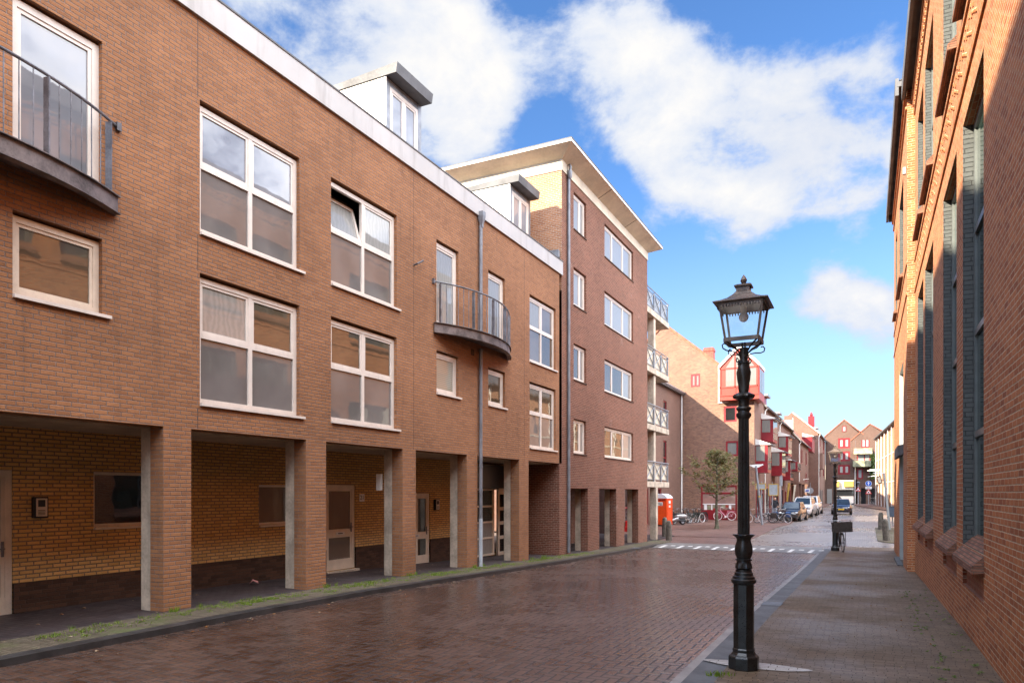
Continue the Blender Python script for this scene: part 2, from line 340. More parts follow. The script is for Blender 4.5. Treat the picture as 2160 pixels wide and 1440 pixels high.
M['toilet'] = plain('orange_plastic', (.80, .085, .012), .4, var=.06)
M['toilet_roof'] = plain('translucent_roof', (.72, .73, .78), .4, var=.05)
M['sticker'] = plain('white_sticker', (.75, .74, .72), .5, var=.04)
M['ink'] = plain('black_ink', (.02, .02, .025), .6)
M['pink'] = plain('pink_paint', (.62, .24, .32), .35, var=.05)
M['tan_tyre'] = plain('white_tyre', (.62, .56, .54), .7, var=.08)
M['saddle'] = plain('dark_saddle', (.03, .022, .02), .5)
M['wicker'] = plain('wicker', (.045, .038, .034), .8, var=.5, scale=30, bmp=.8)
M['bluebag'] = plain('blue_canvas', (.02, .06, .16), .7, var=.2)
M['bark'] = plain('mossy_bark', (.10, .095, .06), .9, var=.35, scale=8, bmp=.7)
M['leaf'] = None
M['stone'] = plain('bollard_stone', (.11, .095, .075), .9, var=.35, scale=7, bmp=.5)
M['sign_back'] = plain('sign_back_grey', (.32, .34, .36), .5, .2, var=.08)
M['yellow'] = plain('yellow_paint', (.40, .26, .05), .5, var=.06)
M['blue_sign'] = plain('blue_sign', (.01, .10, .52), .4, var=.03)
M['sign_white'] = plain('white_sign', (.8, .8, .8), .45, var=.03)
M['sign_red'] = plain('red_sign', (.6, .03, .03), .45, var=.03)
M['car_dark'] = plain('dark_brown_car_paint', (.022, .020, .022), .22, .2, var=.08, coat=.9)
M['car_navy'] = plain('dark_navy_car_paint', (.012, .016, .036), .22, .2, var=.08, coat=.9)
M['car_white'] = plain('white_car_paint', (.62, .62, .63), .28, .0, var=.03, coat=.8)
M['car_glass'] = glass('car_glass', (.03, .045, .06), ior=1.9)
M['plate'] = plain('yellow_plate', (.85, .50, .02), .4, var=.03)
M['lamp_white'] = plain('opal_plastic', (.78, .78, .74), .3, var=.03)
M['skin'] = plain('skin', (.42, .24, .17), .55, var=.05)
M['hair'] = plain('dark_hair', (.02, .015, .012), .7)
M['jacket'] = plain('dark_jacket', (.018, .020, .028), .8, var=.2)
M['jeans'] = plain('pale_jeans', (.28, .31, .36), .85, var=.15)
M['paper'] = plain('litter_paper', (.55, .24, .22), .8)
M['wood_brown'] = plain('brown_wood', (.17, .075, .035), .6, var=.2)
M['g_blind'] = glass('glass_over_white_blind', (.25, .26, .285), ior=1.75)
M['g_blind2'] = glass('glass_over_bright_blind', (.37, .375, .36), ior=1.65, curtain=.25)
M['g_grey'] = glass('grey_tinted_glass', (.20, .18, .17), ior=1.65)
M['g_dark'] = glass('dark_glass', (.016, .018, .020), ior=2.1)
M['g_bay'] = glass('bay_glass', (.24, .235, .215), ior=1.6, curtain=.3)
M['g_curtain'] = glass('glass_over_curtain', (.38, .36, .33), ior=1.8, curtain=.35)
M['g_slats'] = glass('glass_over_slats', (.36, .34, .28), ior=1.8, blinds=1)
M['g_warm'] = glass('glass_warm_interior', (.12, .085, .055), ior=2.0)
M['g_green'] = glass('green_grey_glass', (.03, .055, .048), ior=2.0)
M['g_shop'] = glass('shop_glass', (.32, .20, .17), ior=1.8)

def leafmat(name, cols, trans=.4):
    m, nt, b = newmat(name)
    oi = nd(nt, 'ShaderNodeNewGeometry')
    c = ramp(nt, oi.outputs['Random Per Island'], cols)
    lk(nt, c, b.inputs['Base Color']); b.inputs['Roughness'].default_value = .6
    tr = nd(nt, 'ShaderNodeBsdfTranslucent'); lk(nt, c, tr.inputs[0])
    mx = nd(nt, 'ShaderNodeMixShader'); mx.inputs[0].default_value = trans
    lk(nt, b.outputs[0], mx.inputs[1]); lk(nt, tr.outputs[0], mx.inputs[2])
    lk(nt, mx.outputs[0], nt.nodes['Material Output'].inputs[0])
    return m
M['leaf'] = leafmat('olive_leaf', [(.07, .075, .02), (.13, .13, .035), (.19, .165, .05), (.18, .11, .035)])
M['grass'] = leafmat('grass_blade', [(.10, .19, .012), (.18, .29, .02), (.28, .38, .04)])
M['weed'] = leafmat('weed_leaf', [(.09, .17, .03), (.16, .26, .05), (.24, .32, .08)])
M['fallen'] = leafmat('fallen_leaf', [(.30, .10, .02), (.42, .2, .05), (.5, .42, .3), (.2, .09, .04)], .2)
M['ivy'] = leafmat('ivy_leaf', [(.03, .06, .015), (.07, .11, .02), (.11, .15, .03)])

def clear_glass():
    m, nt, b = newmat('lantern_glass')
    tr = nd(nt, 'ShaderNodeBsdfTransparent'); tr.inputs[0].default_value = (.93, .95, .95, 1)
    gl = nd(nt, 'ShaderNodeBsdfGlossy'); gl.inputs['Roughness'].default_value = .08; gl.inputs[0].default_value = (.9, .9, .9, 1)
    n = noise(nt, 6, 5)
    mx = nd(nt, 'ShaderNodeMixShader'); lk(nt, maprange(nt, n, .35, .75, .03, .16), mx.inputs[0])
    lk(nt, tr.outputs[0], mx.inputs[1]); lk(nt, gl.outputs[0], mx.inputs[2])
    lk(nt, mx.outputs[0], nt.nodes['Material Output'].inputs[0])
    return m
M['lantern_glass'] = clear_glass()

# ---------------------------------------------------------------- mesh helpers
class MB:
    """collects shapes in world coordinates and links them as ONE mesh object"""
    def __init__(self, xf=None): self.v = []; self.f = []; self.mi = []; self.xf = xf; self.cur = 0
    def _add(self, vs, fs):
        o = len(self.v)
        if self.xf: vs = [self.xf(*p) for p in vs]
        self.v += [tuple(p) for p in vs]
        for f in fs: self.f.append([o + i for i in f]); self.mi.append(self.cur)
        return self
    def box(self, x0, x1, y0, y1, z0, z1):
        vs = [(x0, y0, z0), (x1, y0, z0), (x1, y1, z0), (x0, y1, z0), (x0, y0, z1), (x1, y0, z1), (x1, y1, z1), (x0, y1, z1)]
        return self._add(vs, [(0, 3, 2, 1), (4, 5, 6, 7), (0, 1, 5, 4), (1, 2, 6, 5), (2, 3, 7, 6), (3, 0, 4, 7)])
    def quad(self, a, b, c, d): return self._add([a, b, c, d], [(0, 1, 2, 3)])
    def poly(self, pts): return self._add(pts, [tuple(range(len(pts)))])
    def prism(self, pts, off):
        n = len(pts); off = Vector(off)
        vs = [Vector(p) for p in pts] + [Vector(p) + off for p in pts]
        fs = [tuple(range(n))[::-1], tuple(range(n, 2 * n))] + [(i, (i + 1) % n, n + (i + 1) % n, n + i) for i in range(n)]
        return self._add([tuple(p) for p in vs], fs)
    def tube(self, pts, r, n=8, closed=False, cap=True):
        pts = [Vector(p) for p in pts]; N = len(pts); rings = []
        rr = r if isinstance(r, (list, tuple)) else [r] * N
        up0 = None
        for i, p in enumerate(pts):
            if closed: t = pts[(i + 1) % N] - pts[i - 1]
            else: t = pts[min(i + 1, N - 1)] - pts[max(i - 1, 0)]
            t.normalize()
            if up0 is None: up0 = Vector((0, 0, 1)) if abs(t.z) < .9 else Vector((1, 0, 0))
            a = t.cross(up0)
            if a.length < 1e-4: a = t.orthogonal()
            a.normalize(); b = a.cross(t).normalized(); up0 = b
            rings.append([p + a * (rr[i] * math.cos(2 * math.pi * k / n)) + b * (rr[i] * math.sin(2 * math.pi * k / n)) for k in range(n)])
        vs = [tuple(q) for rg in rings for q in rg]; fs = []
        for i in range(N if closed else N - 1):
            j = (i + 1) % N
            for k in range(n):
                fs.append((i * n + k, i * n + (k + 1) % n, j * n + (k + 1) % n, j * n + k))
        if cap and not closed: fs += [tuple(range(n))[::-1], tuple((N - 1) * n + k for k in range(n))]
        return self._add(vs, fs)
    def lathe(self, prof, cx=0, cy=0, n=16, rot=0, flute=None):
        vs = []; fs = []
        for r, z in prof:
            for k in range(n):
                a = rot + 2 * math.pi * k / n
                q = r * (flute(k, z) if flute else 1)
                vs.append((cx + q * math.cos(a), cy + q * math.sin(a), z))
        for i in range(len(prof) - 1):
            for k in range(n): fs.append((i * n + k, i * n + (k + 1) % n, (i + 1) * n + (k + 1) % n, (i + 1) * n + k))
        fs += [tuple(range(n))[::-1], tuple((len(prof) - 1) * n + k for k in range(n))]
        return self._add(vs, fs)
    def torus(self, c, axis, R, r, n=24, m=6):
        ax = Vector(axis).normalized(); a = ax.orthogonal().normalized(); b = ax.cross(a)
        pts = [Vector(c) + a * R * math.cos(2 * math.pi * k / n) + b * R * math.sin(2 * math.pi * k / n) for k in range(n)]
        return self.tube(pts, r, m, closed=True)
    def build(self, name, mats, parent=None, smooth=False, bevel=0.0, fix=True):
        off = Vector((0, 0, 0)); p = parent
        while p is not None: off += p.location; p = p.parent
        me = bpy.data.meshes.new(name)
        me.from_pydata([tuple(Vector(q) - off) for q in self.v], [], self.f)
        ml = mats if isinstance(mats, (list, tuple)) else [mats]
        for m in ml: me.materials.append(M[m] if isinstance(m, str) else m)
        me.polygons.foreach_set('material_index', self.mi)
        if fix:
            bm = bmesh.new(); bm.from_mesh(me); bmesh.ops.recalc_face_normals(bm, faces=bm.faces); bm.to_mesh(me); bm.free()
        if smooth:
            me.polygons.foreach_set('use_smooth', [True] * len(me.polygons))
            try: me.set_sharp_from_angle(angle=rad(38))
            except Exception: pass
        me.update()
        o = bpy.data.objects.new(name, me); col.objects.link(o)
        if parent is not None: o.parent = parent
        if bevel:
            bv = o.modifiers.new('bevel', 'BEVEL'); bv.width = bevel; bv.segments = 2; bv.limit_method = 'ANGLE'
        return o

def tag(o, label, cat, group=None):
    o['label'] = label; o['category'] = cat
    if group: o['group'] = group
    return o
def root(name, label, cat, loc=(0, 0, 0), group=None):
    o = bpy.data.objects.new(name, None); col.objects.link(o); o.location = loc; o.empty_display_size = .2
    return tag(o, label, cat, group)
def struct(mb, name, mats, **k):
    o = mb.build(name, mats, **k); o['kind'] = 'structure'; return o
def stuff(mb, name, mats, label, cat, **k):
    o = mb.build(name, mats, fix=False, **k); o['kind'] = 'stuff'; o['label'] = label; o['category'] = cat; return o
def copy_tree(o, parent=None, mats=None):
    c = o.copy(); col.objects.link(c); c.parent = parent
    if mats and o.type == 'MESH':
        for i, s in enumerate(c.material_slots):
            nm = s.material.name if s.material else ''
            if nm in mats: s.link = 'OBJECT'; s.material = mats[nm]
    for ch in [x for x in bpy.data.objects if x.parent == o]: copy_tree(ch, c, mats)
    return c

def T(axis, c, s):
    """local (a along wall, b up, n outward) -> world"""
    if axis == 'x': return lambda a, n, b: (c + s * n, a, b)
    return lambda a, n, b: (a, c + s * n, b)
def TD(o, d):
    """wall through o running along horizontal direction d; outward normal to the left of d"""
    d = Vector((d[0], d[1])).normalized(); nn = (-d.y, d.x)
    return lambda a, n, b: (o[0] + d.x * a + nn[0] * n, o[1] + d.y * a + nn[1] * n, b)

def sheet(mb, a0, a1, b0, b1, holes, depth=.12, top=None):
    """wall sheet with rectangular holes and their reveals (local a, n, b)"""
    As = sorted({a0, a1, *[h[0] for h in holes], *[h[1] for h in holes]}); As = [x for x in As if a0 - 1e-6 <= x <= a1 + 1e-6]
    Bs = sorted({b0, b1, *[h[2] for h in holes], *[h[3] for h in holes]}); Bs = [x for x in Bs if b0 - 1e-6 <= x <= b1 + 1e-6]
    for i in range(len(As) - 1):
        j = 0
        while j < len(Bs) - 1:
            am = (As[i] + As[i + 1]) / 2
            def inh(q):
                bm_ = (Bs[q] + Bs[q + 1]) / 2
                return any(h[0] < am < h[1] and h[2] < bm_ < h[3] for h in holes)
            if inh(j): j += 1; continue
            k = j
            while k + 1 < len(Bs) - 1 and not inh(k + 1): k += 1
            mb.quad((As[i], 0, Bs[j]), (As[i + 1], 0, Bs[j]), (As[i + 1], 0, Bs[k + 1]), (As[i], 0, Bs[k + 1]))
            j = k + 1
    for h in holes:
        x0, x1, z0, z1 = max(h[0], a0), min(h[1], a1), max(h[2], b0), min(h[3], b1)
        mb.quad((x0, 0, z0), (x0, -depth, z0), (x0, -depth, z1), (x0, 0, z1))
        mb.quad((x1, 0, z0), (x1, 0, z1), (x1, -depth, z1), (x1, -depth, z0))
        mb.quad((x0, 0, z1), (x0, -depth, z1), (x1, -depth, z1), (x1, 0, z1))
        if z0 > b0: mb.quad((x0, 0, z0), (x1, 0, z0), (x1, -depth, z0), (x0, -depth, z0))

def window(parent, xf, a0, a1, b0, b1, cols=(1,), rows=(1,), pane='g_dark', mat='white', recess=.07, fw=.07, sash=(), sill=None, sillm=None, name='window', skip=(), pmats=None, label=None):
    """frame mesh with sub-parts pane and sill; rows listed bottom to top; pane may be dict (c, r) -> material"""
    mb = MB(xf); d0, d1 = -recess - .07, -recess
    mb.box(a0, a1, d0, d1, b0, b0 + fw); mb.box(a0, a1, d0, d1, b1 - fw, b1)
    mb.box(a0, a0 + fw, d0, d1, b0 + fw, b1 - fw); mb.box(a1 - fw, a1, d0, d1, b0 + fw, b1 - fw)
    iw, ih = a1 - a0 - 2 * fw, b1 - b0 - 2 * fw
    cs = [a0 + fw]; rs = [b0 + fw]
    for c in cols: cs.append(cs[-1] + iw * c / sum(cols))
    for r in rows: rs.append(rs[-1] + ih * r / sum(rows))
    for x in cs[1:-1]: mb.box(x - fw * .55, x + fw * .55, d0, d1 - .004, b0 + fw, b1 - fw)
    for z in rs[1:-1]:
        xs = [a0 + fw] + [q for x in cs[1:-1] for q in (x - fw * .55, x + fw * .55)] + [a1 - fw]
        for q in range(0, len(xs), 2): mb.box(xs[q], xs[q + 1], d0, d1 - .004, z - fw * .5, z + fw * .5)
    pm = MB(xf); names = []
    for i in range(len(cols)):
        for j in range(len(rows)):
            x0 = cs[i] + (fw * .55 if i else 0); x1 = cs[i + 1] - (fw * .55 if i < len(cols) - 1 else 0)
            z0 = rs[j] + (fw * .5 if j else 0); z1 = rs[j + 1] - (fw * .5 if j < len(rows) - 1 else 0)
            if (i, j) in skip: continue
            if sash == 'all' or (i, j) in sash:
                s = fw * .55
                mb.box(x0, x1, d0 + .012, d1 - .014, z0, z0 + s); mb.box(x0, x1, d0 + .012, d1 - .014, z1 - s, z1)
                mb.box(x0, x0 + s, d0 + .012, d1 - .014, z0 + s, z1 - s); mb.box(x1 - s, x1, d0 + .012, d1 - .014, z0 + s, z1 - s)
                x0 += s; x1 -= s; z0 += s; z1 -= s
            pn = pane.get((i, j), 'g_dark') if isinstance(pane, dict) else pane
            if pn not in names: names.append(pn)
            pm.cur = names.index(pn)
            pm.box(x0, x1, d0 + .02, d0 + .035, z0, z1)
    fr = mb.build(name, mat, parent)
    pm.build('pane', names, fr)
    if sill:
        sm = MB(xf); p = sill
        sm.box(a0, a1 + (.12 if sillm == 'white' else .02), -recess - .002, p, b0 - .05, b0 - .004)
        sm.build('sill', sillm or mat, fr)
    if label: fr['label'] = label
    return fr

# ---------------------------------------------------------------- ground
def strip(mb, x0, x1, y0, y1, dz, step=1.0):
    """sheet following the street's gentle fall; x0/x1 may be functions of y"""
    fx0 = x0 if callable(x0) else (lambda y: x0); fx1 = x1 if callable(x1) else (lambda y: x1)
    n = max(1, int((y1 - y0) / step)); ys = [y0 + (y1 - y0) * i / n for i in range(n + 1)]
    vs = []; fs = []
    for y in ys:
        vs += [(fx0(y), y, PZ(y) + dz), (fx1(y), y, PZ(y) + dz)]
    for i in range(n): fs.append((2 * i, 2 * i + 1, 2 * i + 3, 2 * i + 2))
    mb._add(vs, fs); return mb
def solid_strip(mb, x0, x1, y0, y1, dz0, dz1, step=1.0):
    fx0 = x0 if callable(x0) else (lambda y: x0); fx1 = x1 if callable(x1) else (lambda y: x1)
    n = max(1, int((y1 - y0) / step)); ys = [y0 + (y1 - y0) * i / n for i in range(n + 1)]
    vs = []; fs = []
    for y in ys:
        z = PZ(y); vs += [(fx0(y), y, z + dz0), (fx1(y), y, z + dz0), (fx1(y), y, z + dz1), (fx0(y), y, z + dz1)]
    for i in range(n):
        a, b = 4 * i, 4 * i + 4
        for k in range(4): fs.append((a + k, a + (k + 1) % 4, b + (k + 1) % 4, b + k))
    fs += [(0, 1, 2, 3), tuple(4 * n + k for k in (3, 2, 1, 0))]
    mb._add(vs, fs); return mb
LK = -8.9; RK = -1.68                                   # kerb lines
g = MB()
ys = [-700] + [p[0] for p in PYZ if p[0] > -60] + [1500]
strip_v = []
for y in ys: strip_v += [(-900, y, PZ(y) - .16), (900, y, PZ(y) - .16)]
g._add(strip_v, [(2 * i, 2 * i + 1, 2 * i + 3, 2 * i + 2) for i in range(len(ys) - 1)])
struct(g, 'ground', 'ground')
struct(strip(MB(), LK + .1, RK, -40, 34.5, -.085), 'road', 'road')
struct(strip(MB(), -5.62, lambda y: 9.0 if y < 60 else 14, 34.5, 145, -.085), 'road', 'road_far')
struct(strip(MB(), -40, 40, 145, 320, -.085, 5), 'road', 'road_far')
struct(solid_strip(MB(), LK - .13, LK + .1, -40, 33.6, -.15, .0), 'kerb', plain('dark_kerb', (.038, .036, .035), .5, var=.35, scale=2.5, bmp=.3))
struct(solid_strip(MB(), RK, RK + .30, -40, 34.4, -.15, -.02), 'kerb', 'kerb')
struct(strip(MB(), RK - .16, RK, -40, 34.4, -.081), 'gutter', 'kerb_light')
struct(solid_strip(MB(), RK + .30, 1.6, -40, 36.2, -.15, -.016), 'pavement', 'pave')
struct(solid_strip(MB(), -9.95, LK - .13, -40, 36.5, -.15, -.004), 'pavement', 'pave_moss')
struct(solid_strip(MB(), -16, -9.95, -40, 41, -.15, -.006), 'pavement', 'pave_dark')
struct(solid_strip(MB(), -24, lambda y: -5.6 + .5 * min(1, max(0, (y - 52) / 4)), 41, 62, -.15, -.05), 'plaza', 'plaza')
struct(solid_strip(MB(), -9.94, -5.6, 34.62, 41, -.15, -.07), 'plaza', 'plaza')
struct(solid_strip(MB(), -9, lambda y: min(-5.2, -5.2), 62, 137, -.15, .02), 'pavement', 'plaza')
struct(solid_strip(MB(), lambda y: .5 + 1.2 * max(0, (42 - y) / 2) ** 2, 9, 40.6, 54, -.15, -.05), 'pavement', 'pave_moss')
struct(solid_strip(MB(), lambda y: 1.0 + (125 - y) * .0577 - 2.6 * min(1, max(0, (y - 75) / 40)), 14, 66, 134, -.15, .02), 'pavement', 'plaza')

# speed hump with painted ramps
hump = MB()
hy0, hy1 = 31.6, 34.6
def hz(y): return PZ(y) - .075
hump._add([(-8.7, hy0, hz(hy0)), (RK - .02, hy0, hz(hy0)), (RK - .02, hy0 + 1.1, hz(hy0 + 1.1) + .09), (-8.7, hy0 + 1.1, hz(hy0 + 1.1) + .09),
           (RK - .02, hy1, hz(hy1) + .09), (-8.7, hy1, hz(hy1) + .09)], [(0, 1, 2, 3), (3, 2, 4, 5)])
sh = root('speed_hump', 'grey concrete speed hump with white painted marks across the road', 'speed hump', (-5.2, 32.5, hz(32.5)))
hump.build('ramp', plain('hump_concrete', (.15, .145, .14), .5, var=.2, scale=2), sh)
mk = MB()
for i in range(9):
    x = -8.45 + i * .78
    y0, y1 = hy0 + .12, hy0 + 1.0
    f = lambda y: hz(y) + .09 * (y - hy0) / 1.1 + .004
    mk.quad((x, y0, f(y0)), (x + .16, y0, f(y0)), (x + .26, y1, f(y1)), (x + .10, y1, f(y1)))
    mk.quad((x + .40, y1 - .22, f(y1 - .22)), (x + .60, y1 - .22, f(y1 - .22)), (x + .62, y1, f(y1)), (x + .42, y1, f(y1)))
mk.build('marking', plain('road_paint', (.62, .62, .6), .55, var=.1), sh)

# ---------------------------------------------------------------- tan brick apartment building (left)
FX = -10.0; BX = -12.0
bl = root('apartment_building', 'long tan brick apartment block with white roof band above an open arcade', 'apartment building', (-12, 6, 0))
TX = T('x', FX, 1); TB = T('x', BX, 1)
Y0, Y1 = -14.0, 23.9
cols_w = [(8.33, 10.67), (11.59, 13.91), (21.36, 23.57), (-4.4, -2.1), (-1.2, 1.1)]
wins_small = [(5.41, 6.63), (15.66, 16.77), (18.48, 19.57), (2.6, 3.7)]
holes = []
for a, b in cols_w: holes += [(a, b, 6.27, 8.48), (a, b, 3.40, 5.58)]
for a, b in wins_small: holes += [(a, b, 4.50, 5.60), (a, b, 6.25, 8.48)]
wall = MB(TX); sheet(wall, Y0, Y1, 2.95, 9.83, holes, .16)
wall.quad((Y0, 0, 2.95), (Y1, 0, 2.95), (Y1, -.34, 2.95), (Y0, -.34, 2.95))
wall.quad((Y1, 0, 2.95), (Y1, -.34, 2.95), (Y1, -.34, 9.83), (Y1, 0, 9.83))
wall.quad((Y0, 0, 2.95), (Y0, -12, 2.95), (Y0, -12, 9.83), (Y0, 0, 9.83))
wall.build('wall', 'brick_tan', bl)
for y, z0, z1 in ((8.29, 8.49, 9.82), (14.62, 2.96, 9.82), (20.95, 2.96, 9.82), (8.29, 2.96, 3.3), (8.29, 5.6, 6.2)):
    jt = MB(TX); jt.box(y - .005, y + .005, .0005, .002, z0, z1); jt.build('expansion_joint', 'ink', bl)
fa = MB(TX); fa.box(Y0, 24.12, -.5, .06, 9.83, 10.31); fa.build('fascia', 'fascia', bl)
fc = MB(TX); fc.box(Y0, 24.13, -.5, .075, 10.312, 10.345); fc.build('roof_edge', 'roof_grey', bl)
rf = MB(); rf.prism([(-10.5, Y0, 10.25), (-15.5, Y0, 11.9), (-22, Y0, 10.2), (-22, Y0, 9.9), (-10.5, Y0, 9.9)], (0, 24.1 - Y0, 0)); rf.build('roof', 'roof_grey', bl)
bk = MB(); bk.box(-22, -21.8, Y0, 24.1, -.6, 9.9); bk.build('rear_wall', 'brick_tan', bl)
rr_ = MB(); rr_.prism([(-10.04, -34, 10.36), (-10.04, -34, 15.75), (-10.04, 7.0, 15.75), (-10.04, 8.5, 10.36)], (-9, 0, 0)); rr_.build('added_shadow_roof', 'zinc', bl)   # unseen roof section added to cast the shadow on the warehouse wall
so = MB(); so.box(-12.2, FX - .34, Y0, Y1, 2.93, 3.1); so.build('soffit', 'soffit', bl)
for (w0, w1) in cols_w:
    e = w0 > 20
    up = {(0, 1): 'g_blind2' if w0 > 11 else 'g_blind', (1, 1): 'g_blind2' if w0 > 11 else 'g_blind', (0, 0): 'g_grey', (1, 0): 'g_grey'}
    if e: up = {(0, 1): 'g_blind2', (1, 1): 'g_grey', (0, 0): 'g_grey', (1, 0): 'g_warm'}
    lo = {(0, 1): 'g_warm', (1, 1): 'g_warm', (0, 0): 'g_grey', (1, 0): 'g_grey'}
    if w0 == 8.33: lo[(0, 1)] = 'g_curtain'
    sk = ((0, 1),) if w0 == 11.59 else ()
    fr = window(bl, TX, w0, w1, 6.27, 8.43, (1, 1), (1.15, 1), up, 'white', .08, .085, ((0, 1), (1, 1)), .05, 'white', skip=sk)
    if sk:                                              # the tilted open sash
        fr['label'] = 'window with its top sash tilted inwards'
        sm = MB(TX); a0, a1, b0, b1 = w0 + .085, w0 + 1.16, 7.44, 8.345
        dk = MB(TX); dk.box(a0, a1 - .05, -.44, -.40, b0, b1); dk.build('reveal', 'black', fr)  # black sheet standing in for the dark room behind the sash
        def tl(a, n, b): return (FX - .12 + n - (b - b0) * .30, a, b)
        s2 = MB(tl); s = .075
        s2.box(a0, a1 - .05, -.03, .03, b0, b0 + s); s2.box(a0, a1 - .05, -.03, .03, b1 - s - .1, b1 - .1)
        s2.box(a0, a0 + s, -.03, .03, b0 + s, b1 - s - .1); s2.box(a1 - .05 - s, a1 - .05, -.03, .03, b0 + s, b1 - s - .1)
        so_ = s2.build('open_sash', 'white', fr)
        p2 = MB(tl); p2.box(a0 + s, a1 - .05 - s, -.015, 0, b0 + s, b1 - s - .1); p2.build('pane', 'g_blind2', fr)
    window(bl, TX, w0, w1, 3.40, 5.53, (1, 1), (1.2, 1), lo, 'white', .08, .085, ((0, 1), (1, 1)), .05, 'white')
for i, (w0, w1) in enumerate(wins_small):
    window(bl, TX, w0, w1, 4.50, 5.56, (1,), (1,), ['g_warm', 'g_slats', 'g_warm', 'g_dark'][i], 'white' if i else 'cream_frame', .08, .085, 'all', .05, 'white')
    window(bl, TX, w0, w1, 6.25, 8.44, (1,), (1,), ['g_blind', 'g_blind2', 'g_blind2', 'g_blind'][i], 'white', .08, .10, 'all', name='balcony_door')
# curved balconies
def balcony(y0, y1, bow):
    n = 22; ym = (y0 + y1) / 2; h = (y1 - y0) / 2
    R = (h * h + bow * bow) / (2 * bow); half = math.asin(h / R)
    def arc(off, k=n, pad=0.0):
        return [(FX + .04 + (R - off) * math.cos(t) - (R - bow), ym + (R - off) * math.sin(t)) for t in [(-half + pad) + 2 * (half - pad) * q / k for q in range(k + 1)]]
    bo = MB(); a = arc(0)
    for (x, y), (x2, y2) in zip(a, a[1:]):              # channel: web and two flanges
        def rin(x, y, o): 
            d = Vector((x - (FX + .04 - (R - bow)), y - ym)).normalized(); return x - d.x * o, y - d.y * o
        xi, yi = rin(x, y, .012); xj, yj = rin(x2, y2, .012); xo, yo = rin(x, y, .085); xp, yp = rin(x2, y2, .085)
        for z0, z1, i0, i1 in ((6.03, 6.27, (xi, yi), (xj, yj)),):
            bo.prism([(x, y, z0), (x2, y2, z0), (i1[0], i1[1], z0), (i0[0], i0[1], z0)], (0, 0, z1 - z0))
        xa, ya = rin(x, y, -.045); xb, yb = rin(x2, y2, -.045)
        for z0 in (6.018, 6.272): bo.prism([(xa, ya, z0), (xb, yb, z0), (xp, yp, z0), (xo, yo, z0)], (0, 0, .014))
    bc = bo.build('balcony', 'steel_rust', bl)
    fl = MB(); pts = [(x, y, 6.16) for x, y in arc(.09)]
    fl.prism(pts, (0, 0, .04)); fl.build('balcony_floor', 'steel_rust', bc)
    ra = MB(); tp = [(x, y, 7.34) for x, y in arc(.03)]
    ra.tube(tp, .022, 8)
    ra.box(FX + .0, FX + .05, y0 - .05, y0 + .02, 7.28, 7.40); ra.box(FX, FX + .05, y1 - .02, y1 + .05, 7.28, 7.40)
    bars = arc(.03, 24)
    for q, (x, y) in enumerate(bars):
        if q in (0, 24): continue
        if q in (1, 7, 12, 17, 23):
            d = Vector((x - (FX + .04 - (R - bow)), y - ym)).normalized()
            t = Vector((-d.y, d.x))
            p = Vector((x, y)); c0 = p - d * .045 - t * .012; c1 = p + d * .045 - t * .012; c2 = p + d * .045 + t * .012; c3 = p - d * .045 + t * .012
            ra.prism([(c0.x, c0.y, 6.285), (c1.x, c1.y, 6.285), (c2.x, c2.y, 6.285), (c3.x, c3.y, 6.285)], (0, 0, 1.02))
        else: ra.tube([(x, y, 6.28), (x, y, 7.33)], .009, 6)
    ra.build('railing', 'steel', bc)
balcony(15.5, 19.8, .60); balcony(2.45, 6.85, .52)
# downpipe with hopper
dp = MB(); dp.tube([(-9.93, 17.9, 9.55), (-9.93, 17.9, 6.3)], .052, 12); dp.tube([(-9.93, 17.9, 6.0), (-9.93, 17.9, 1.1)], .05, 12)
for z in (9.0, 7.6, 5.95, 4.4, 2.6, 1.9): dp.lathe([(.058, z), (.058, z + .07)], -9.93, 17.9, 12)
dpo = dp.build('downpipe', 'pipe', bl, smooth=True)
hp = MB(); hp.lathe([(.055, 9.5), (.06, 9.6), (.10, 9.72), (.125, 9.84), (.125, 9.95), (.10, 9.95)], -9.90, 17.9, 4, rot=math.pi / 4); hp.build('hopper', 'pipe', dpo)
lo = MB(); lo.tube([(-9.93, 17.9, 1.15), (-9.93, 17.9, -.24)], .056, 12); lo.build('pipe_foot', plain('pale_pipe', (.45, .50, .54), .4, var=.12, scale=4), dpo, smooth=True)
sp = MB(TX); sp.tube([(14.62, 0, 7.5), (14.62, .12, 7.52), (14.75, .2, 7.62)], .022, 6); sp.build('wall_spout', 'steel', bl)
vb = MB(TX); vb.box(17.45, 17.62, -.0, .015, 5.78, 5.95); vb.build('vent_grille', 'brick_plinth', bl)
# piers: brick front with concrete behind
piers = [(1.0, 1.55), (4.3, 4.85), (7.64, 8.16), (10.85, 11.44), (14.15, 14.71), (17.23, 17.83), (20.57, 21.28)]
for a, b in piers:
    z = PZ((a + b) / 2)
    pr = MB(); pr.box(FX - .31, FX, a, b, z - .2, 2.952); p = pr.build('pier', 'brick_tan', bl)
    cc = MB(); cc.box(FX - .57, FX - .312, a + .02, b - .02, z - .2, 2.94); cc.build('concrete_core', 'concrete', p, bevel=.012)
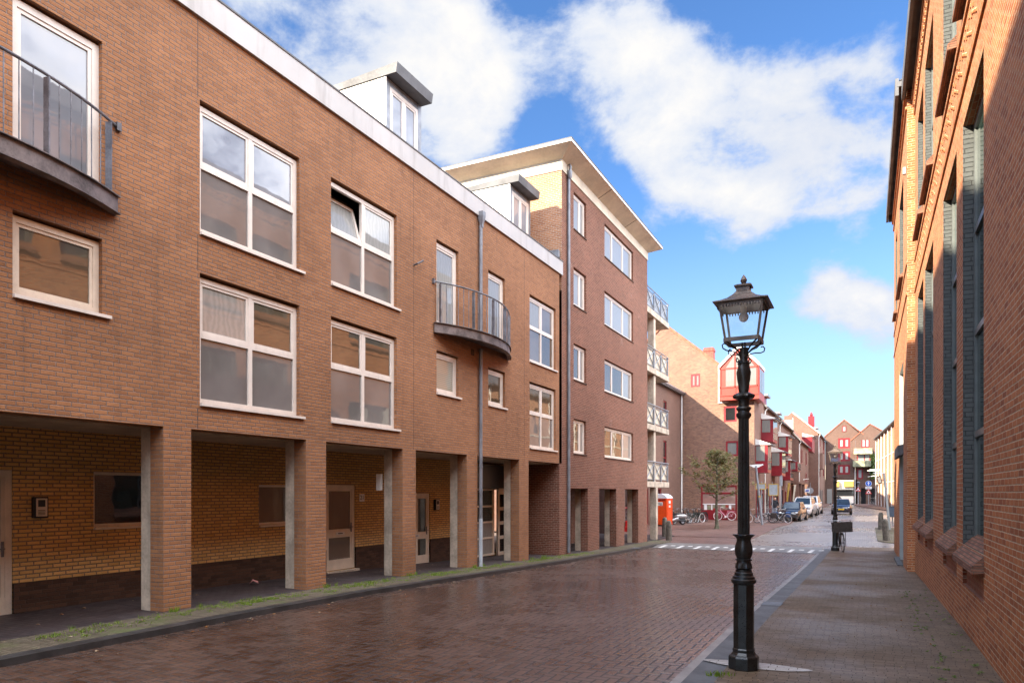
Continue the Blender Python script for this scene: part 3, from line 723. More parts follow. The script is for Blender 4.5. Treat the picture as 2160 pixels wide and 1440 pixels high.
# arcade back wall
TBW = TB
h2 = [(5.4, 6.5, -.1, 2.26), (7.8, 9.5, 1.30, 2.27), (11.55, 12.9, 1.18, 2.08), (13.72, 14.86, -.06, 2.10), (17.0, 18.42, -.25, 1.88)]
Ysh0 = 22.3
h2 += [(21.9, 23.45, -.25, 2.0)]
aw = MB(TB); sheet(aw, Y0, Y1, -.7, 2.96, h2, .13); aw.build('arcade_wall', 'brick_yellow', bl)
pl = MB(TB)
segs = [(Y0, 5.4), (6.5, 13.72), (14.86, 17.0), (18.42, 21.9)]
for a, b in segs: pl.box(a, b, -.05, .02, -.7, .47)
pl.build('plinth', 'brick_plinth', bl)
window(bl, TB, 7.8, 9.5, 1.30, 2.26, (1,), (1,), 'g_dark', 'cream_frame', .05, .05, sill=.05, sillm='cream_frame')
window(bl, TB, 11.55, 12.9, 1.18, 2.07, (1,), (1,), 'g_warm', 'cream_frame', .05, .05, sill=.05, sillm='cream_frame')
def arcade_door(a0, a1, b0, b1, rows, cols=(1,), pane='g_warm', slot=True):
    d = window(bl, TB, a0, a1, b0, b1, cols, rows, pane, 'cream_frame', .03, .10, 'all', name='door')
    x0, x1 = a0 + .10, a1 - .10
    bp = MB(TB); bp.box(x0, x1, -.078, -.036, b0 + .08, b0 + .28); bp.build('kick_board', 'cream_frame', d)
    st = MB(TB); st.box(a0 - .05, a1 + .05, -.10, .10, b0 - .06, b0 - .002); st.build('threshold', 'concrete', d)
    if slot:
        zz = b0 + .10 + (b1 - b0 - .2) * rows[0] / sum(rows); am = (x0 + x1) / 2
        ls = MB(TB); ls.box(am - .16, am + .16, -.036, -.020, zz - .035, zz + .035); ls.build('letterbox', 'sticker', d)
        l2 = MB(TB); l2.box(am - .09, am + .09, -.022, -.017, zz - .012, zz + .012); l2.build('letter_slot', 'ink', d)
        hn = MB(TB); hn.box(a1 - .155, a1 - .12, -.035, -.02, zz + .02, zz + .26); hn.tube([(a1 - .137, .0, zz + .15), (a1 - .137, .035, zz + .15), (a1 - .25, .035, zz + .15)], .01, 6); hn.build('handle', 'steel', d)
    return d
arcade_door(5.4, 6.5, -.02, 2.25, (1, 1.6))
arcade_door(13.72, 14.86, -.08, 2.09, (1, 1.35))
arcade_door(17.0, 18.42, -.27, 1.87, (1, 1.5), (1, 1), 'g_dark')
for (y, z, lab) in ((6.88, 1.66, 'silver entry phone in a dark box beside the first door'), (18.72, 1.52, 'silver entry phone in a dark box by the far door'), (13.5, 1.5, 'small dark letter panel beside the middle door')):
    ip = MB(TB); ip.box(y - .11, y + .11, .0, .09, z - .17, z + .17); io = ip.build('intercom', 'black', bl, bevel=.008); io['label'] = lab
    if y != 13.5:
        f = MB(TB); f.box(y - .085, y + .085, .09, .10, z - .145, z + .145); fo = f.build('intercom_face', 'cream_frame', io)
        s_ = MB(TB); s_.box(y - .06, y + .05, .1, .104, z + .01, z + .12); 
        for q in range(4): s_.box(y - .06, y + .05, .1, .103, z - .12 + q * .022, z - .11 + q * .022)
        s_.build('screen', 'ink', io)
np_ = MB(TB); np_.box(15.02, 15.22, .0, .012, 1.66, 1.86); npo = np_.build('house_number', 'sticker', bl)
def text_mesh(s, size, parent, name, mat, place, rot, extrude=.002):
    cu = bpy.data.curves.new(name, 'FONT'); cu.body = s; cu.size = size; cu.extrude = extrude; cu.align_x = 'CENTER'; cu.align_y = 'CENTER'
    to = bpy.data.objects.new(name, cu); col.objects.link(to)
    bpy.context.view_layer.update()
    me = bpy.data.meshes.new_from_object(to.evaluated_get(bpy.context.evaluated_depsgraph_get()))
    bpy.data.objects.remove(to); me.materials.clear(); me.materials.append(M[mat])
    o = bpy.data.objects.new(name, me); col.objects.link(o); off = Vector((0, 0, 0)); p = parent
    while p is not None: off += p.location; p = p.parent
    o.parent = parent; o.location = Vector(place) - off; o.rotation_euler = rot
    return o
text_mesh('21', .17, npo, 'number', 'ink', (BX + .014, 15.12, 1.76), (rad(90), 0, rad(90)))
lt = MB(); lt.box(-10.75, -10.6, 14.1, 14.16, 1.95, 2.35); lt.build('wall_light', 'lamp_white', bl)
ep = MB(TB); ep.box(20.3, 23.2, .1, .35, 2.05, 2.85); ep.build('dark_panel', 'black', bl)
window(bl, TB, 21.0, 22.3, -.30, 2.03, (1, .02), (1, 1, 1, 1), {(0, 3): 'g_green', (0, 2): 'g_green', (0, 1): 'g_curtain', (0, 0): 'g_curtain'}, 'cream_frame', -.18, .06, name='shop_window')
d = window(bl, TB, 22.55, 23.5, -.35, 1.95, (1,), (1, 1, 1, 1), 'g_dark', 'cream_frame', -.2, .12, name='door')
dh = MB(TB); dh.prism([(22.5, .16, 1.95), (23.55, .16, 1.95), (23.55, .16, 2.12), (23.2, .16, 2.2), (23.02, .16, 2.14), (22.8, .16, 2.2), (22.5, .16, 2.12)], (0, .1, 0)); dh.build('door_head', 'cream_frame', d)
# dormers
for (a, b) in ((14.8, 16.4), (21.85, 23.5)):
    dm = MB(); x1 = -11.0; zt = 12.5
    dm.box(-15.2, x1 - .02, a, b, 10.0, zt); do = dm.build('dormer', 'dormer_white', bl)
    fr = MB(); fr.box(x1 - .02, x1 + .03, a, a + .16, 10, zt); fr.box(x1 - .02, x1 + .03, b - .16, b, 10, zt); fr.box(x1 - .02, x1 + .025, a + .16, b - .16, zt - .16, zt); fr.build('dormer_trim', 'zinc', do)
    rr = MB(); rr.prism([(-15.2, a - .03, zt + .02), (x1 + .36, a - .03, zt + .02), (x1 + .40, a - .03, zt + .27), (-15.2, a - .03, zt + .08)], (0, b - a + .06, 0)); rr.build('dormer_roof', 'roof_grey', do)
    sm = MB()
    for x in (-12.6, -14.0): sm.box(x - .008, x + .008, a - .004, a - .001, 10, zt)
    sm.build('panel_joint', 'zinc', do)
    window(do, T('x', x1, 1), a + .17, b - .17, 10.4, zt - .17, (1, 1), (1,), 'g_blind', 'white', -.03, .09, 'all', name='dormer_window')

# ---------------------------------------------------------------- dark red-brown building
db = root('brick_apartment_block', 'dark red-brown five storey apartment block with a wide cream overhanging roof', 'apartment building', (-12, 30, -.5))
DY0, DY1 = 24.13, 35.5
hs = []
rows_z = [(11.95, 13.38), (9.05, 10.5), (6.2, 7.6), (3.38, 4.72)]
for z0, z1 in rows_z: hs += [(25.32, 26.68, z0, z1), (28.9, 33.05, z0, z1)]
dw = MB(TX); sheet(dw, DY0, DY1, 2.05, 13.7, hs, .14)
dw.quad((DY0, 0, 2.05), (DY1, 0, 2.05), (DY1, -.34, 2.05), (DY0, -.34, 2.05))
dw.build('wall', 'brick_dark', db)
sd = MB(); sd.quad((-10, DY0, 9.3), (-22, DY0, 9.3), (-22, DY0, 13.7), (-10, DY0, 13.7)); sd.build('side_wall', 'brick_dark_side', db)
ew = MB(); sheet_e = T('y', DY1, 1)
ew2 = MB(sheet_e); sheet(ew2, -22, FX, 2.05, 13.7, [(-11.9, -10.9, 11.5, 13.5), (-11.9, -10.9, 8.5, 10.5), (-11.9, -10.9, 5.55, 7.5), (-11.9, -10.9, 2.6, 4.6)], .3); ew2.build('end_wall', 'brick_dark', db)
fb = MB(); fb.box(-22, FX + .03, DY0 - .03, DY1 + .03, 13.702, 14.1); fb.build('frieze', 'cream', db)
sf = MB()                                               # flared soffit and roof edge
o_ = .62
def ring(d, z): return [(FX + d, DY0 - d, z), (FX + d, DY1 + d, z), (-22, DY1 + d, z), (-22, DY0 - d, z)]
r1 = ring(.03, 14.08); r2 = ring(o_, 14.36); r3 = ring(o_, 14.47)
for i in (0, 1, 3): sf.quad(r1[i], r1[(i + 1) % 4], r2[(i + 1) % 4], r2[i])
sfo = sf.build('soffit', 'cream', db)
sj = MB()
for y in (28.0, 31.6): sj.prism([(FX + .035, y, 14.072), (FX + o_, y, 14.352), (FX + o_, y + .02, 14.352), (FX + .035, y + .02, 14.072)], (0, 0, -.006))
sj.build('soffit_joint', 'brick_plinth', sfo)
ed = MB(); e0 = ring(o_ + .02, 14.362); ed.prism(e0, (0, 0, .1)); edo = ed.build('roof', 'dormer_white', db)
rt = MB(); rt.prism(ring(o_ + .035, 14.464), (0, 0, .03)); rt.build('roof_edge', 'roof_grey', edo)
for k, (z0, z1) in enumerate(rows_z):
    window(db, TX, 25.32, 26.68, z0 + .02, z1 - .03, (1, .55), (1,), ['g_blind2', 'g_blind2', 'g_warm', 'g_curtain'][k] if k < 2 else {(0, 0): 'g_warm', (1, 0): 'g_curtain'}, 'white', .09, .075, 'all', .03, 'brick_plinth')
    window(db, TX, 28.9, 33.05, z0 + .02, z1 - .03, (1, 1.35, 1.1), (1,), 'g_blind2' if k < 2 else {(0, 0): 'g_warm', (1, 0): 'g_warm', (2, 0): 'g_curtain'}, 'white', .09, .075, ((0, 0), (1, 0), (2, 0)), .03, 'brick_plinth')
for a, b in ((26.87, 28.22), (30.49, 31.67), (33.9, 35.47)):
    z = PZ(b)
    p = MB(); p.box(FX - .31, FX, a, b, z - .2, 2.052); p = p.build('pier', 'brick_dark', db)
    c_ = MB(); c_.box(FX - .57, FX - .312, a + .03, b - .03, z - .2, 2.06); c_.build('concrete_core', 'concrete', p, bevel=.012)
cp = MB(); z = PZ(24); cp.box(-11.3, FX + .002, 23.915, 25.0, z - .2, 2.955); cpo = cp.build('corner_pier', 'brick_dark', db)
so = MB(); so.box(-14, FX - .34, 25.0, DY1, 2.1, 2.3); so.build('soffit', 'soffit', db)
TD2 = T('x', -12.6, 1)
ab = MB(TD2); sheet(ab, 24.2, 33.2, -.9, 2.1, [(25.3, 27.9, -.5, 1.9), (29.3, 31.6, -.6, 2.0)], .15); ab.build('arcade_wall', 'brick_dark', db)
window(db, TD2, 25.3, 27.9, -.45, 1.9, (1, 1), (1, 1, 1, 1), 'g_curtain', 'cream_frame', .02, .08, name='shop_window')
gd = MB(TD2); gd.box(29.32, 31.58, -.12, -.06, -.58, 1.98); gd.build('garage_door', plain('grey_beige_door', (.24, .2, .17), .6), db)
hb = MB(); hb.box(-22, -21.8, DY0, DY1, -.9, 14); hb.box(-21.8, -10.4, DY0 + .01, DY0 + .2, 3, 9.3); hb.build('rear_wall', 'brick_dark', db)
dp = MB(); pts = [(-9.93, 24.66, 13.75), (-9.93, 24.66, -.35)]
dp.tube(pts, .055, 12)
for z in (12.6, 10.4, 8.2, 6.0, 3.8, 1.6): dp.lathe([(.063, z), (.063, z + .07)], -9.93, 24.66, 12)
dpo = dp.build('downpipe', 'pipe', db, smooth=True)
hp = MB(); hp.lathe([(.055, 13.55), (.09, 13.62), (.10, 13.85), (.085, 13.85)], -9.90, 24.66, 12); hp.tube([(-9.90, 24.66, 13.8), (-9.86, 24.66, 14.0), (-9.92, 24.68, 14.12)], .05, 8); hp.build('hopper', 'zinc', dpo, smooth=True)
ld = MB(); ld.box(-12.2, -10.06, 23.95, 24.12, 9.95, 10.75); ld.box(-10.9, -10.06, 23.93, 24.1, 10.3, 10.5); ld.build('lead_flashing', 'zinc', db)
# end balconies on a column
for k, zb in enumerate((11.13, 8.12, 5.14, 2.17)):
    sl = MB(); sl.box(-12.0, -10.0, DY1 + .01, 40.0, zb, zb + .30); so_ = sl.build('balcony', 'concrete', db, bevel=.02)
    ra = MB(); X = -10.08
    ys = [DY1 + .12 + (39.9 - DY1 - .12) * q / 3 for q in range(4)]
    for q, y in enumerate(ys):
        ra.box(X - .035, X + .035, y - .05, y + .05, zb + .14, zb + 1.30)
    for y, y2 in zip(ys, ys[1:]):
        for zz in (zb + .42, zb + 1.24): ra.box(X - .015, X + .015, y, y2, zz - .015, zz + .015)
        ra.tube([(X, y + .05, zb + .45), (X, y2 - .05, zb + 1.22)], .026, 5); ra.tube([(X, y + .05, zb + 1.22), (X, y2 - .05, zb + .45)], .026, 5)
        ym = (y + y2) / 2
    ra.tube([(X + .05, ys[0] - .05, zb + 1.34), (X + .05, 39.98, zb + 1.34)], .028, 6)
    ra.tube([(X + .05, 39.95, zb + 1.34), (-12.0, 39.95, zb + 1.34)], .028, 6)
    for x in (-11.4, -10.8): ra.box(x - .02, x + .02, 39.93, 39.97, zb + .3, zb + 1.3)
    ro = ra.build('railing', 'rail_grey', so_)
    pn = MB()
    for y, y2 in zip(ys, ys[1:]): pn.box(X - .06, X - .045, y + .1, y2 - .1, zb + .40, zb + 1.22)
    pn.build('infill_panel', 'cream' if k else 'sign_back', so_)
for zb0, zb1 in ((PZ(37) - .2, 2.168), (2.472, 5.138), (5.442, 8.118), (8.422, 11.128)):
    e = 0 if zb0 < 0 else .12
    cl = MB(); cl.box(-10.30 - e, -9.96 - e, 37.05, 37.42, zb0, zb1); cl.build('balcony_column', 'concrete', db, bevel=.02)
tr = MB(); tr.tube([(-12.4, 40.2, 11), (-12.4, 40.2, -.5)], .06, 8); tr.build('downpipe', 'dormer_white', db)

# ---------------------------------------------------------------- brick annexe with narrow red windows
an = root('brick_annexe', 'shaded brick annexe with narrow red windows behind the balconies', 'building', (-16, 50, -.5))
TA = T('x', -14.0, 1)
hs = []; wl = []
for y0, y1 in ((43.2, 44.0), (45.6, 46.4), (50.6, 51.6), (54.2, 55.2)):
    for z0, z1 in ((7.0, 9.0), (3.9, 5.9)): hs.append((y0, y1, z0, z1))
hs += [(52.4, 53.6, -.4, 2.2), (48, 50, -.4, 2.2), (44.5, 46.5, -.4, 2.2)]
aw = MB(TA); sheet(aw, 41, 60, -.8, 10.2, hs, .12); aw.quad((41, 0, -.8), (41, -9, -.8), (41, -9, 10.2), (41, 0, 10.2)); aw.build('wall', 'brick_row', an)
for h in hs: window(an, TA, h[0], h[1], h[2], h[3], (1,), (1, 2) if h[2] > 0 else (1, 1), 'g_dark', 'red_paint', .05, .09)
rf = MB(); rf.prism([(-13.7, 41, 10.2), (-18.5, 41, 13.4), (-23, 41, 10.2), (-23, 41, 10.05), (-13.7, 41, 10.05)], (0, 19, 0)); rf.build('roof', 'roof_grey', an)
gt = MB(); gt.tube([(-13.72, 41, 10.22), (-13.72, 60, 10.22)], .10, 8); gt.build('gutter', 'zinc', an)
dp = MB(); dp.tube([(-13.9, 59.8, 10.1), (-13.9, 59.8, -.4)], .065, 8); dp.build('downpipe', 'dormer_white', an)

# ---------------------------------------------------------------- gable house with red oriel
gh = root('gable_house', 'tall brick gable house with a coral red glazed oriel at its corner', 'house', (-11, 62, -.35))
TG = T('y', 60.0, -1)
def GX(u, v): return onY(u, v, 60.0)
hw = []
for (u0, v0, u1, v1) in ((1387, 725, 1406, 748), (1457, 789, 1477, 815), (1527, 857, 1554, 889), (1531, 930, 1557, 961)):
    a0, b1 = GX(u0, v0); a1, b0 = GX(u1, v1); hw.append((a0, a1, b0, b1))
sa0, sb1 = GX(1478.7, 1023); sa1, sb0 = GX(1554.5, 1094); hw.append((sa0, sa1, -.35, sb1))
gw = MB(TG); sheet(gw, -14, -8.1, -.7, 9.6, [h for h in hw if h[3] < 9.6], .10)
EVX, EVZ = -10.85, 12.5; RX, RZ = -15.4, 16.3
sheet(gw, -14, EVX, 9.6, EVZ, [h for h in hw if 9.6 < h[2] and h[3] < EVZ], .1)
gw.poly([(-14, 0, EVZ), (EVX, 0, EVZ), (RX + .0, 0, RZ), (-20, 0, EVZ), (-20, 0, 10), (-14, 0, 10)])
gw.quad((EVX, 0, 9.6), (-8.1, 0, 9.6), (-8.1, -.01, 9.62), (EVX, -.01, 9.62))
gw.build('wall', 'brick_gable', gh)
for q, h in enumerate(hw[:4]):
    window(gh, TG, *h, (1,) if q != 1 else (1, 1), (1,), ['g_bay', 'g_bay', 'g_dark', 'g_bay'][q], 'red_paint', .02, .14)
fr = window(gh, TG, sa0, sa1, .33, sb1, (1,), (2.6, 1), {(0, 0): 'g_shop', (0, 1): 'g_shop'}, 'red_paint', .03, .13, name='shop_window')
b_ = MB(TG); b_.box(sa0, sa1, -.08, .0, -.35, .33); b_.build('red_panel', 'red_paint', gh)
b_ = MB(TG); b_.box(sa0 + .14, sa1 - .14, -.06, -.02, .90, .97); b_.build('blind_rail', 'sign_white', fr)
ds = MB(TG); cols4 = [('sign_white', [(.2, .5, .0, .75), (.98, 1.1, 0, .75), (2.9, 3.15, .1, .7)]), ('green_balcony', [(.55, .95, .05, .6), (1.15, 1.6, .25, .7), (2.1, 2.5, .3, .72)]), ('red_oriel', [(1.2, 1.6, .0, .22), (2.55, 2.85, .35, .75), (3.2, 3.45, .0, .3)])]
for mname, rs in cols4:
    for a, b, c, d in rs:
        q = MB(TG); q.box(sa0 + .1 + a * (sa1 - sa0 - .3) / 3.5, sa0 + .1 + b * (sa1 - sa0 - .3) / 3.5, -.065, -.055, .46 + c * .58, .46 + d * .58); q.build('window_poster', mname, fr)
# body, side wall and roof
bd = MB(); bd.quad((-8.1, 60, -.7), (-8.1, 66, -.7), (-8.1, 66, 9.6), (-8.1, 60, 9.6)); bd.build('street_wall', 'brick_row', gh)
rf = MB(); rf.prism([(EVX + .15, 59.9, EVZ - .1), (RX, 59.9, RZ + .02), (-20.2, 59.9, EVZ - .2), (-20.2, 59.9, EVZ - .4), (RX, 59.9, RZ - .2), (EVX + .15, 59.9, EVZ - .3)], (0, 7, 0)); rf.build('roof', 'roof_tile', gh)
r2 = MB(); r2.prism([(-8.0, 60.01, 9.62), (EVX, 60.01, 12.4), (EVX, 60.01, 9.62)], (0, 6.9, 0)); r2.build('lower_roof', 'roof_tile', gh)
ch = MB(); a, zc = GX(1484, 740); ch.box(a - .4, a + .4, 62.0, 62.8, 12, zc + .65); ch.box(a - .45, a + .45, 61.95, 62.85, zc + .35, zc + .5); ch.build('chimney', plain('red_chimney_brick', (.30, .07, .05), .8, var=.3, scale=9), gh)
dp = MB(); x, z = GX(1564, 900); dp.tube([(x, 59.92, 8.6), (x, 59.92, -.3)], .06, 8); x2, z2 = GX(1517, 770); dp.tube([(x2, 59.92, 12.3), (x2, 59.92, 9.3)], .07, 8)
dp.box(x2 - .08, x2 + .75, 59.9, 59.98, 9.22, 9.32); dp.build('downpipe', 'dormer_white', gh)
# oriel: red box with a small gabled roof
ox0, ox1, oy0, oy1 = -10.72, -7.65, 59.35, 62.6; ozb, oze, oza = 9.35, 12.0, 13.5
orl = MB(); orl.box(ox0, ox1, oy0, oy1, ozb, oze); orl.prism([(ox0, oy0, oze), (ox1, oy0, oze), ((ox0 + ox1) / 2, oy0, oza)], (0, oy1 - oy0, 0))
oo = orl.build('oriel', 'red_oriel', gh)
TO = T('y', oy0, -1); om = (ox0 + ox1) / 2
tr_ = MB(TO)
for a in (ox0 + .08, om - .3, om + .75, ox1 - .12): tr_.box(a - .05, a + .05, .0, .05, ozb + .45, oze + (.1 if abs(a - om) > 1 else .9))
tr_.box(ox0, ox1, .0, .06, ozb + .35, ozb + .46); tr_.box(ox0, ox1, .0, .06, ozb, ozb + .12); tr_.box(ox0, ox1, .0, .05, ozb + 1.0, ozb + 1.1); tr_.box(ox0, ox1, .0, .05, oze - .15, oze - .06)
tr_.build('oriel_trim', 'red_oriel', oo)
gl_ = MB(TO)
for a, b in ((ox0 + .5, om - .37), (om - .23, om + .68), (om + .82, ox1 - .2)): gl_.box(a, b, -.01, .02, ozb + 1.12, oze - .17)
gl_.poly([(ox0 + .5, .02, oze - .03), (om - .37, .02, oze - .03), (om - .37, .02, oza - .55)]); gl_.poly([(om - .23, .02, oze - .03), (om + .68, .02, oze - .03), (om + .68, .02, oza - .9), (om, .02, oza - .35), (om - .23, .02, oza - .5)])
gl_.poly([(om + .82, .02, oze - .03), (ox1 - .35, .02, oze - .03), (om + .82, .02, oza - 1.0)])
gl_.build('oriel_glass', 'g_bay', oo)
sg = MB()
for y in (oy0 + .5, oy0 + 1.4, oy0 + 2.3): sg.box(ox1 - .01, ox1 + .02, y, y + .7, ozb + .6, oze - .2)
sg.build('side_glass', 'g_bay', oo)
ot = MB()
for s_ in (-1, 1):
    e = ox0 - .05 if s_ < 0 else ox1 + .05
    ot.prism([(om, oy0 - .12, oza + .02), (e, oy0 - .12, oze - .04), (e, oy0 - .12, oze + .22), (om, oy0 - .12, oza + .30)], (0, oy1 - oy0 + .2, 0))
ot.build('oriel_roof', 'dormer_white', oo)

# ---------------------------------------------------------------- row of houses with red bays
SX = -8.1
def row_house(y0, y1, x, eave, ridge_z, ridge_x, label, loc, base=-.6):
    r = root('row_house', label, 'house', loc, 'houses in the terrace along the left side')
    w = MB(); w.quad((x, y0, base), (x, y1, base), (x, y1, eave), (x, y0, eave))
    xb = 2 * ridge_x - x
    w.poly([(x, y0, base), (x, y0, eave), (ridge_x, y0, ridge_z), (xb, y0, eave), (xb, y0, base)])
    w.poly([(x, y1, base), (x, y1, eave), (ridge_x, y1, ridge_z), (xb, y1, eave), (xb, y1, base)])
    w.build('wall', 'brick_row', r)
    rf = MB(); th = .14
    rf.prism([(x + .25, y0 + .02, eave - .12), (ridge_x, y0 + .02, ridge_z), (xb, y0 + .02, eave), (xb, y0 + .02, eave + th), (ridge_x, y0 + .02, ridge_z + th), (x + .25, y0 + .02, eave - .12 + th)], (0, y1 - y0 - .04, 0)); rf.build('roof', 'roof_tile', r)
    vg = MB(); vg.prism([(x + .26, y0 - .05, eave - .15), (ridge_x, y0 - .05, ridge_z - .02), (ridge_x, y0 - .05, ridge_z + .17), (x + .26, y0 - .05, eave + .05)], (0, .07, 0)); vg.build('verge_board', 'cream', r)
    gt = MB(); gt.tube([(x + .3, y0, eave - .1), (x + .3, y1, eave - .1)], .09, 6); gt.build('gutter', 'roof_grey', r)
    dp = MB(); dp.tube([(x + .3, y0 + .15, eave - .15), (x + .08, y0 + .15, eave - .5), (x + .08, y0 + .15, base + .2)], .06, 6); dp.build('downpipe', 'dormer_white', r)
    return r
def bay(par, y0, y1, z0, z1, x=SX, out=.95, sill_h=.42, roof=True, pane='g_bay', win=True):
    m = MB(); m.box(x - .05, x + out, y0, y1, z0, z1); b = m.build('bay', 'red_paint', par)
    f = MB(); h = z1 - z0
    if win:
        f.box(x + .06, x + out - .22, y0 - .02, y0 + .02, z0 + h * sill_h, z1 - .08)
        f.build('front_pane', pane, b)
        s = MB(); n = max(2, int((y1 - y0) / .8))
        for q in range(n):
            a = y0 + .12 + (y1 - y0 - .2) * q / n; s.box(x + out - .02, x + out + .02, a, a + (y1 - y0 - .2) / n - .1, z0 + h * .42, z1 - .1)
            s.box(x + out - .02, x + out + .02, a, a + (y1 - y0 - .2) / n - .1, z0 + h * .12, z0 + h * .38)
        s.build('side_pane', 'g_bay', b)
    if roof:
        t = MB(); t.prism([(x, y0 - .08, z1 + .52), (x + out + .2, y0 - .08, z1 + .08), (x + out + .2, y0 - .08, z1 - .0), (x, y0 - .08, z1 - .0)], (0, y1 - y0 + .25, 0)); t.build('bay_roof', 'dormer_white', b)
        t2 = MB(); t2.tube([(x + out + .24, y0 - .1, z1 + .02), (x + out + .24, y1 + .15, z1 + .02)], .06, 6); t2.build('bay_gutter', 'roof_grey', b)
    return b
rh = []
rh.append(row_house(66, 78, SX, 9.5, 12.6, -12.2, 'terrace house with three stacked white roofed red bays beside the gable house', (-10, 72, -.2)))
rh.append(row_house(78, 91, SX, 9.3, 12.2, -12.2, 'terrace house with two white roofed red bays past the first three bays', (-10, 84, -.1)))
rh.append(row_house(91, 107, -7.25, 8.1, 11.4, -10.0, 'terrace house whose brick upper floors jut over a passage', (-9, 98, -.1), 3.0))
rh.append(row_house(107, 118, SX, 9.0, 12.0, -11.5, 'terrace house with a windowless red bay under a slanting white roof', (-9, 112, -.1)))
rh.append(row_house(118, 138.2, -6.6, 10.9, 14.2, -10.3, 'far terrace house with large terracotta roof, chimney and narrow red windows', (-8, 128, -.1)))
def bz(u, v, X): return onX(u, v, X)
def bay_px(par, ul, ut, ub, vl_t, vl_b, ylen, X=SX, **k):
    y, zt = bz(ul, vl_t, X); _, zb = bz(ul, vl_b, X); return bay(par, y, y + ylen, zb, zt, X, **k)
bay(gh, 60.6, 63.0, 3.5, 5.75)
bay_px(rh[0], 1605.8, 0, 0, 884, 932, 3.2); bay_px(rh[0], 1627, 0, 0, 953, 1003, 3.2); bay_px(rh[1], 1641.7, 0, 0, 920, 960, 4.0); bay_px(rh[1], 1646.7, 0, 0, 971, 1012, 3.5, pane='g_curtain')
bay_px(rh[2], 1667.5, 0, 0, 974, 993, 4, X=-7.25, out=.7, roof=False, sill_h=.2)
bay_px(rh[3], 1692, 0, 0, 921, 952, 5, out=1.3, win=False)
bay_px(rh[3], 1704, 0, 0, 990, 1019, 5, out=1.1)
gf = MB(); gf.box(-12, SX - 1.2, 91, 107, -.6, 3.0); gf.build('ground_floor', 'brick_row', rh[2])
cu = MB()
for y in (91.3, 96, 101, 106.7): cu.box(-7.75, -7.3, y - .25, y + .25, -.6, 3.0)
cu.build('column', 'brick_row', rh[2])
# shop fronts, doors, windows on the street side of the row
def red_windows(par, X, lst, mat='red_paint'):
    for (y0, y1, z0, z1) in lst: window(par, T('x', X, 1), y0, y1, z0, z1, (1,), (1,), 'g_dark', mat, -.05, .12)
red_windows(rh[0], SX, [(66.5, 70, -.3, 2.4), (71, 72, -.3, 2.1), (73.5, 77, -.3, 2.4), (67, 67.6, 6.4, 8.3), (69, 69.5, 6.2, 7.6)])
red_windows(gh, SX, [(63.5, 65.5, -.3, 2.4), (61, 62.6, -.4, 2.2), (64, 64.6, 6.5, 8.2)])
red_windows(rh[1], SX, [(79, 82, -.3, 2.3), (84, 85, -.2, 2.1), (87, 90, -.2, 2.3), (84, 84.8, 6.5, 8.3)])
red_windows(rh[2], -7.25, [(95, 96, 5.5, 7.3), (102, 103, 5.5, 7.3), (102, 103, 3.3, 4.5)])
red_windows(rh[3], SX, [(109, 110, -.1, 2.1), (116, 117, -.1, 2.1)])
red_windows(rh[4], -6.6, [(121, 122.6, z, z + 1.5) for z in (4.2, 9.0)] + [(131, 133, z, z + 1.6) for z in (4.6, 7.2, 9.6 - .6)])
dk = MB()
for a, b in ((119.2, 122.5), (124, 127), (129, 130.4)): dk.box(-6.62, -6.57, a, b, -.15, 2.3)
dk.build('opening_shade_slab', 'black', rh[4])  # black slabs on the wall stand in for the shade in the openings
cb = MB(); cb.box(-6.6, -6.0, 118.2, 123, 5.5, 7.9); cb.build('brick_balcony', 'brick_row', rh[4])
cc = MB(); a, z = onY(1711, 880, 124); cc.box(a - .45, a + .45, 124, 125, 11, z + .2); cc.lathe([(.2, z + .2), (.25, z + .5), (.1, z + .9)], a, 124.5, 8); cc.build('chimney', 'red_paint', rh[4])
sk = MB()
for y, k in ((121, .55), (127, .5), (131, .75)):
    x0 = -6.6 + (-10.3 + 6.6) * k; zz = 10.9 + 3.3 * k + .16; sk.prism([(x0, y, zz), (x0 - .9, y, zz + .8), (x0 - .9, y + 1.5, zz + .8), (x0, y + 1.5, zz)], (0, 0, .08))
sk.build('skylight', 'g_blind2', rh[4])
for (par, yc, x, zb, zt) in ((rh[0], 70.5, -8.7, 9.5, 11.1), (rh[1], 86, -9.2, 9.6, 11.0), (rh[4], 124, -7.4, 11.0, 12.3)):
    m = MB(); m.box(x - 2.5, x, yc, yc + 2.2, zb, zt); dmr = m.build('dormer', 'cream', par)
    m = MB(); m.box(x - .02, x + .04, yc + .1, yc + 2.1, zb + .1, zt - .1); m.build('dormer_front', 'red_paint', dmr)
    m = MB(); m.prism([(x - 2.5, yc - .1, zt), (x + .4, yc - .1, zt - .15), (x + .4, yc - .1, zt + .05), (x - 2.5, yc - .1, zt + .15)], (0, 2.4, 0)); m.build('dormer_roof', 'zinc', dmr)
m = MB(); a, z = onY(1664, 880, 112); m.box(a - .6, a + .5, 112, 113.4, 9, z); mo = m.build('chimney', 'cream', rh[3])
m = MB(); m.box(a - .65, a + .45, 111.95, 113.45, z - .35, z + .25); m.build('chimney_cap', 'brick_row', mo)

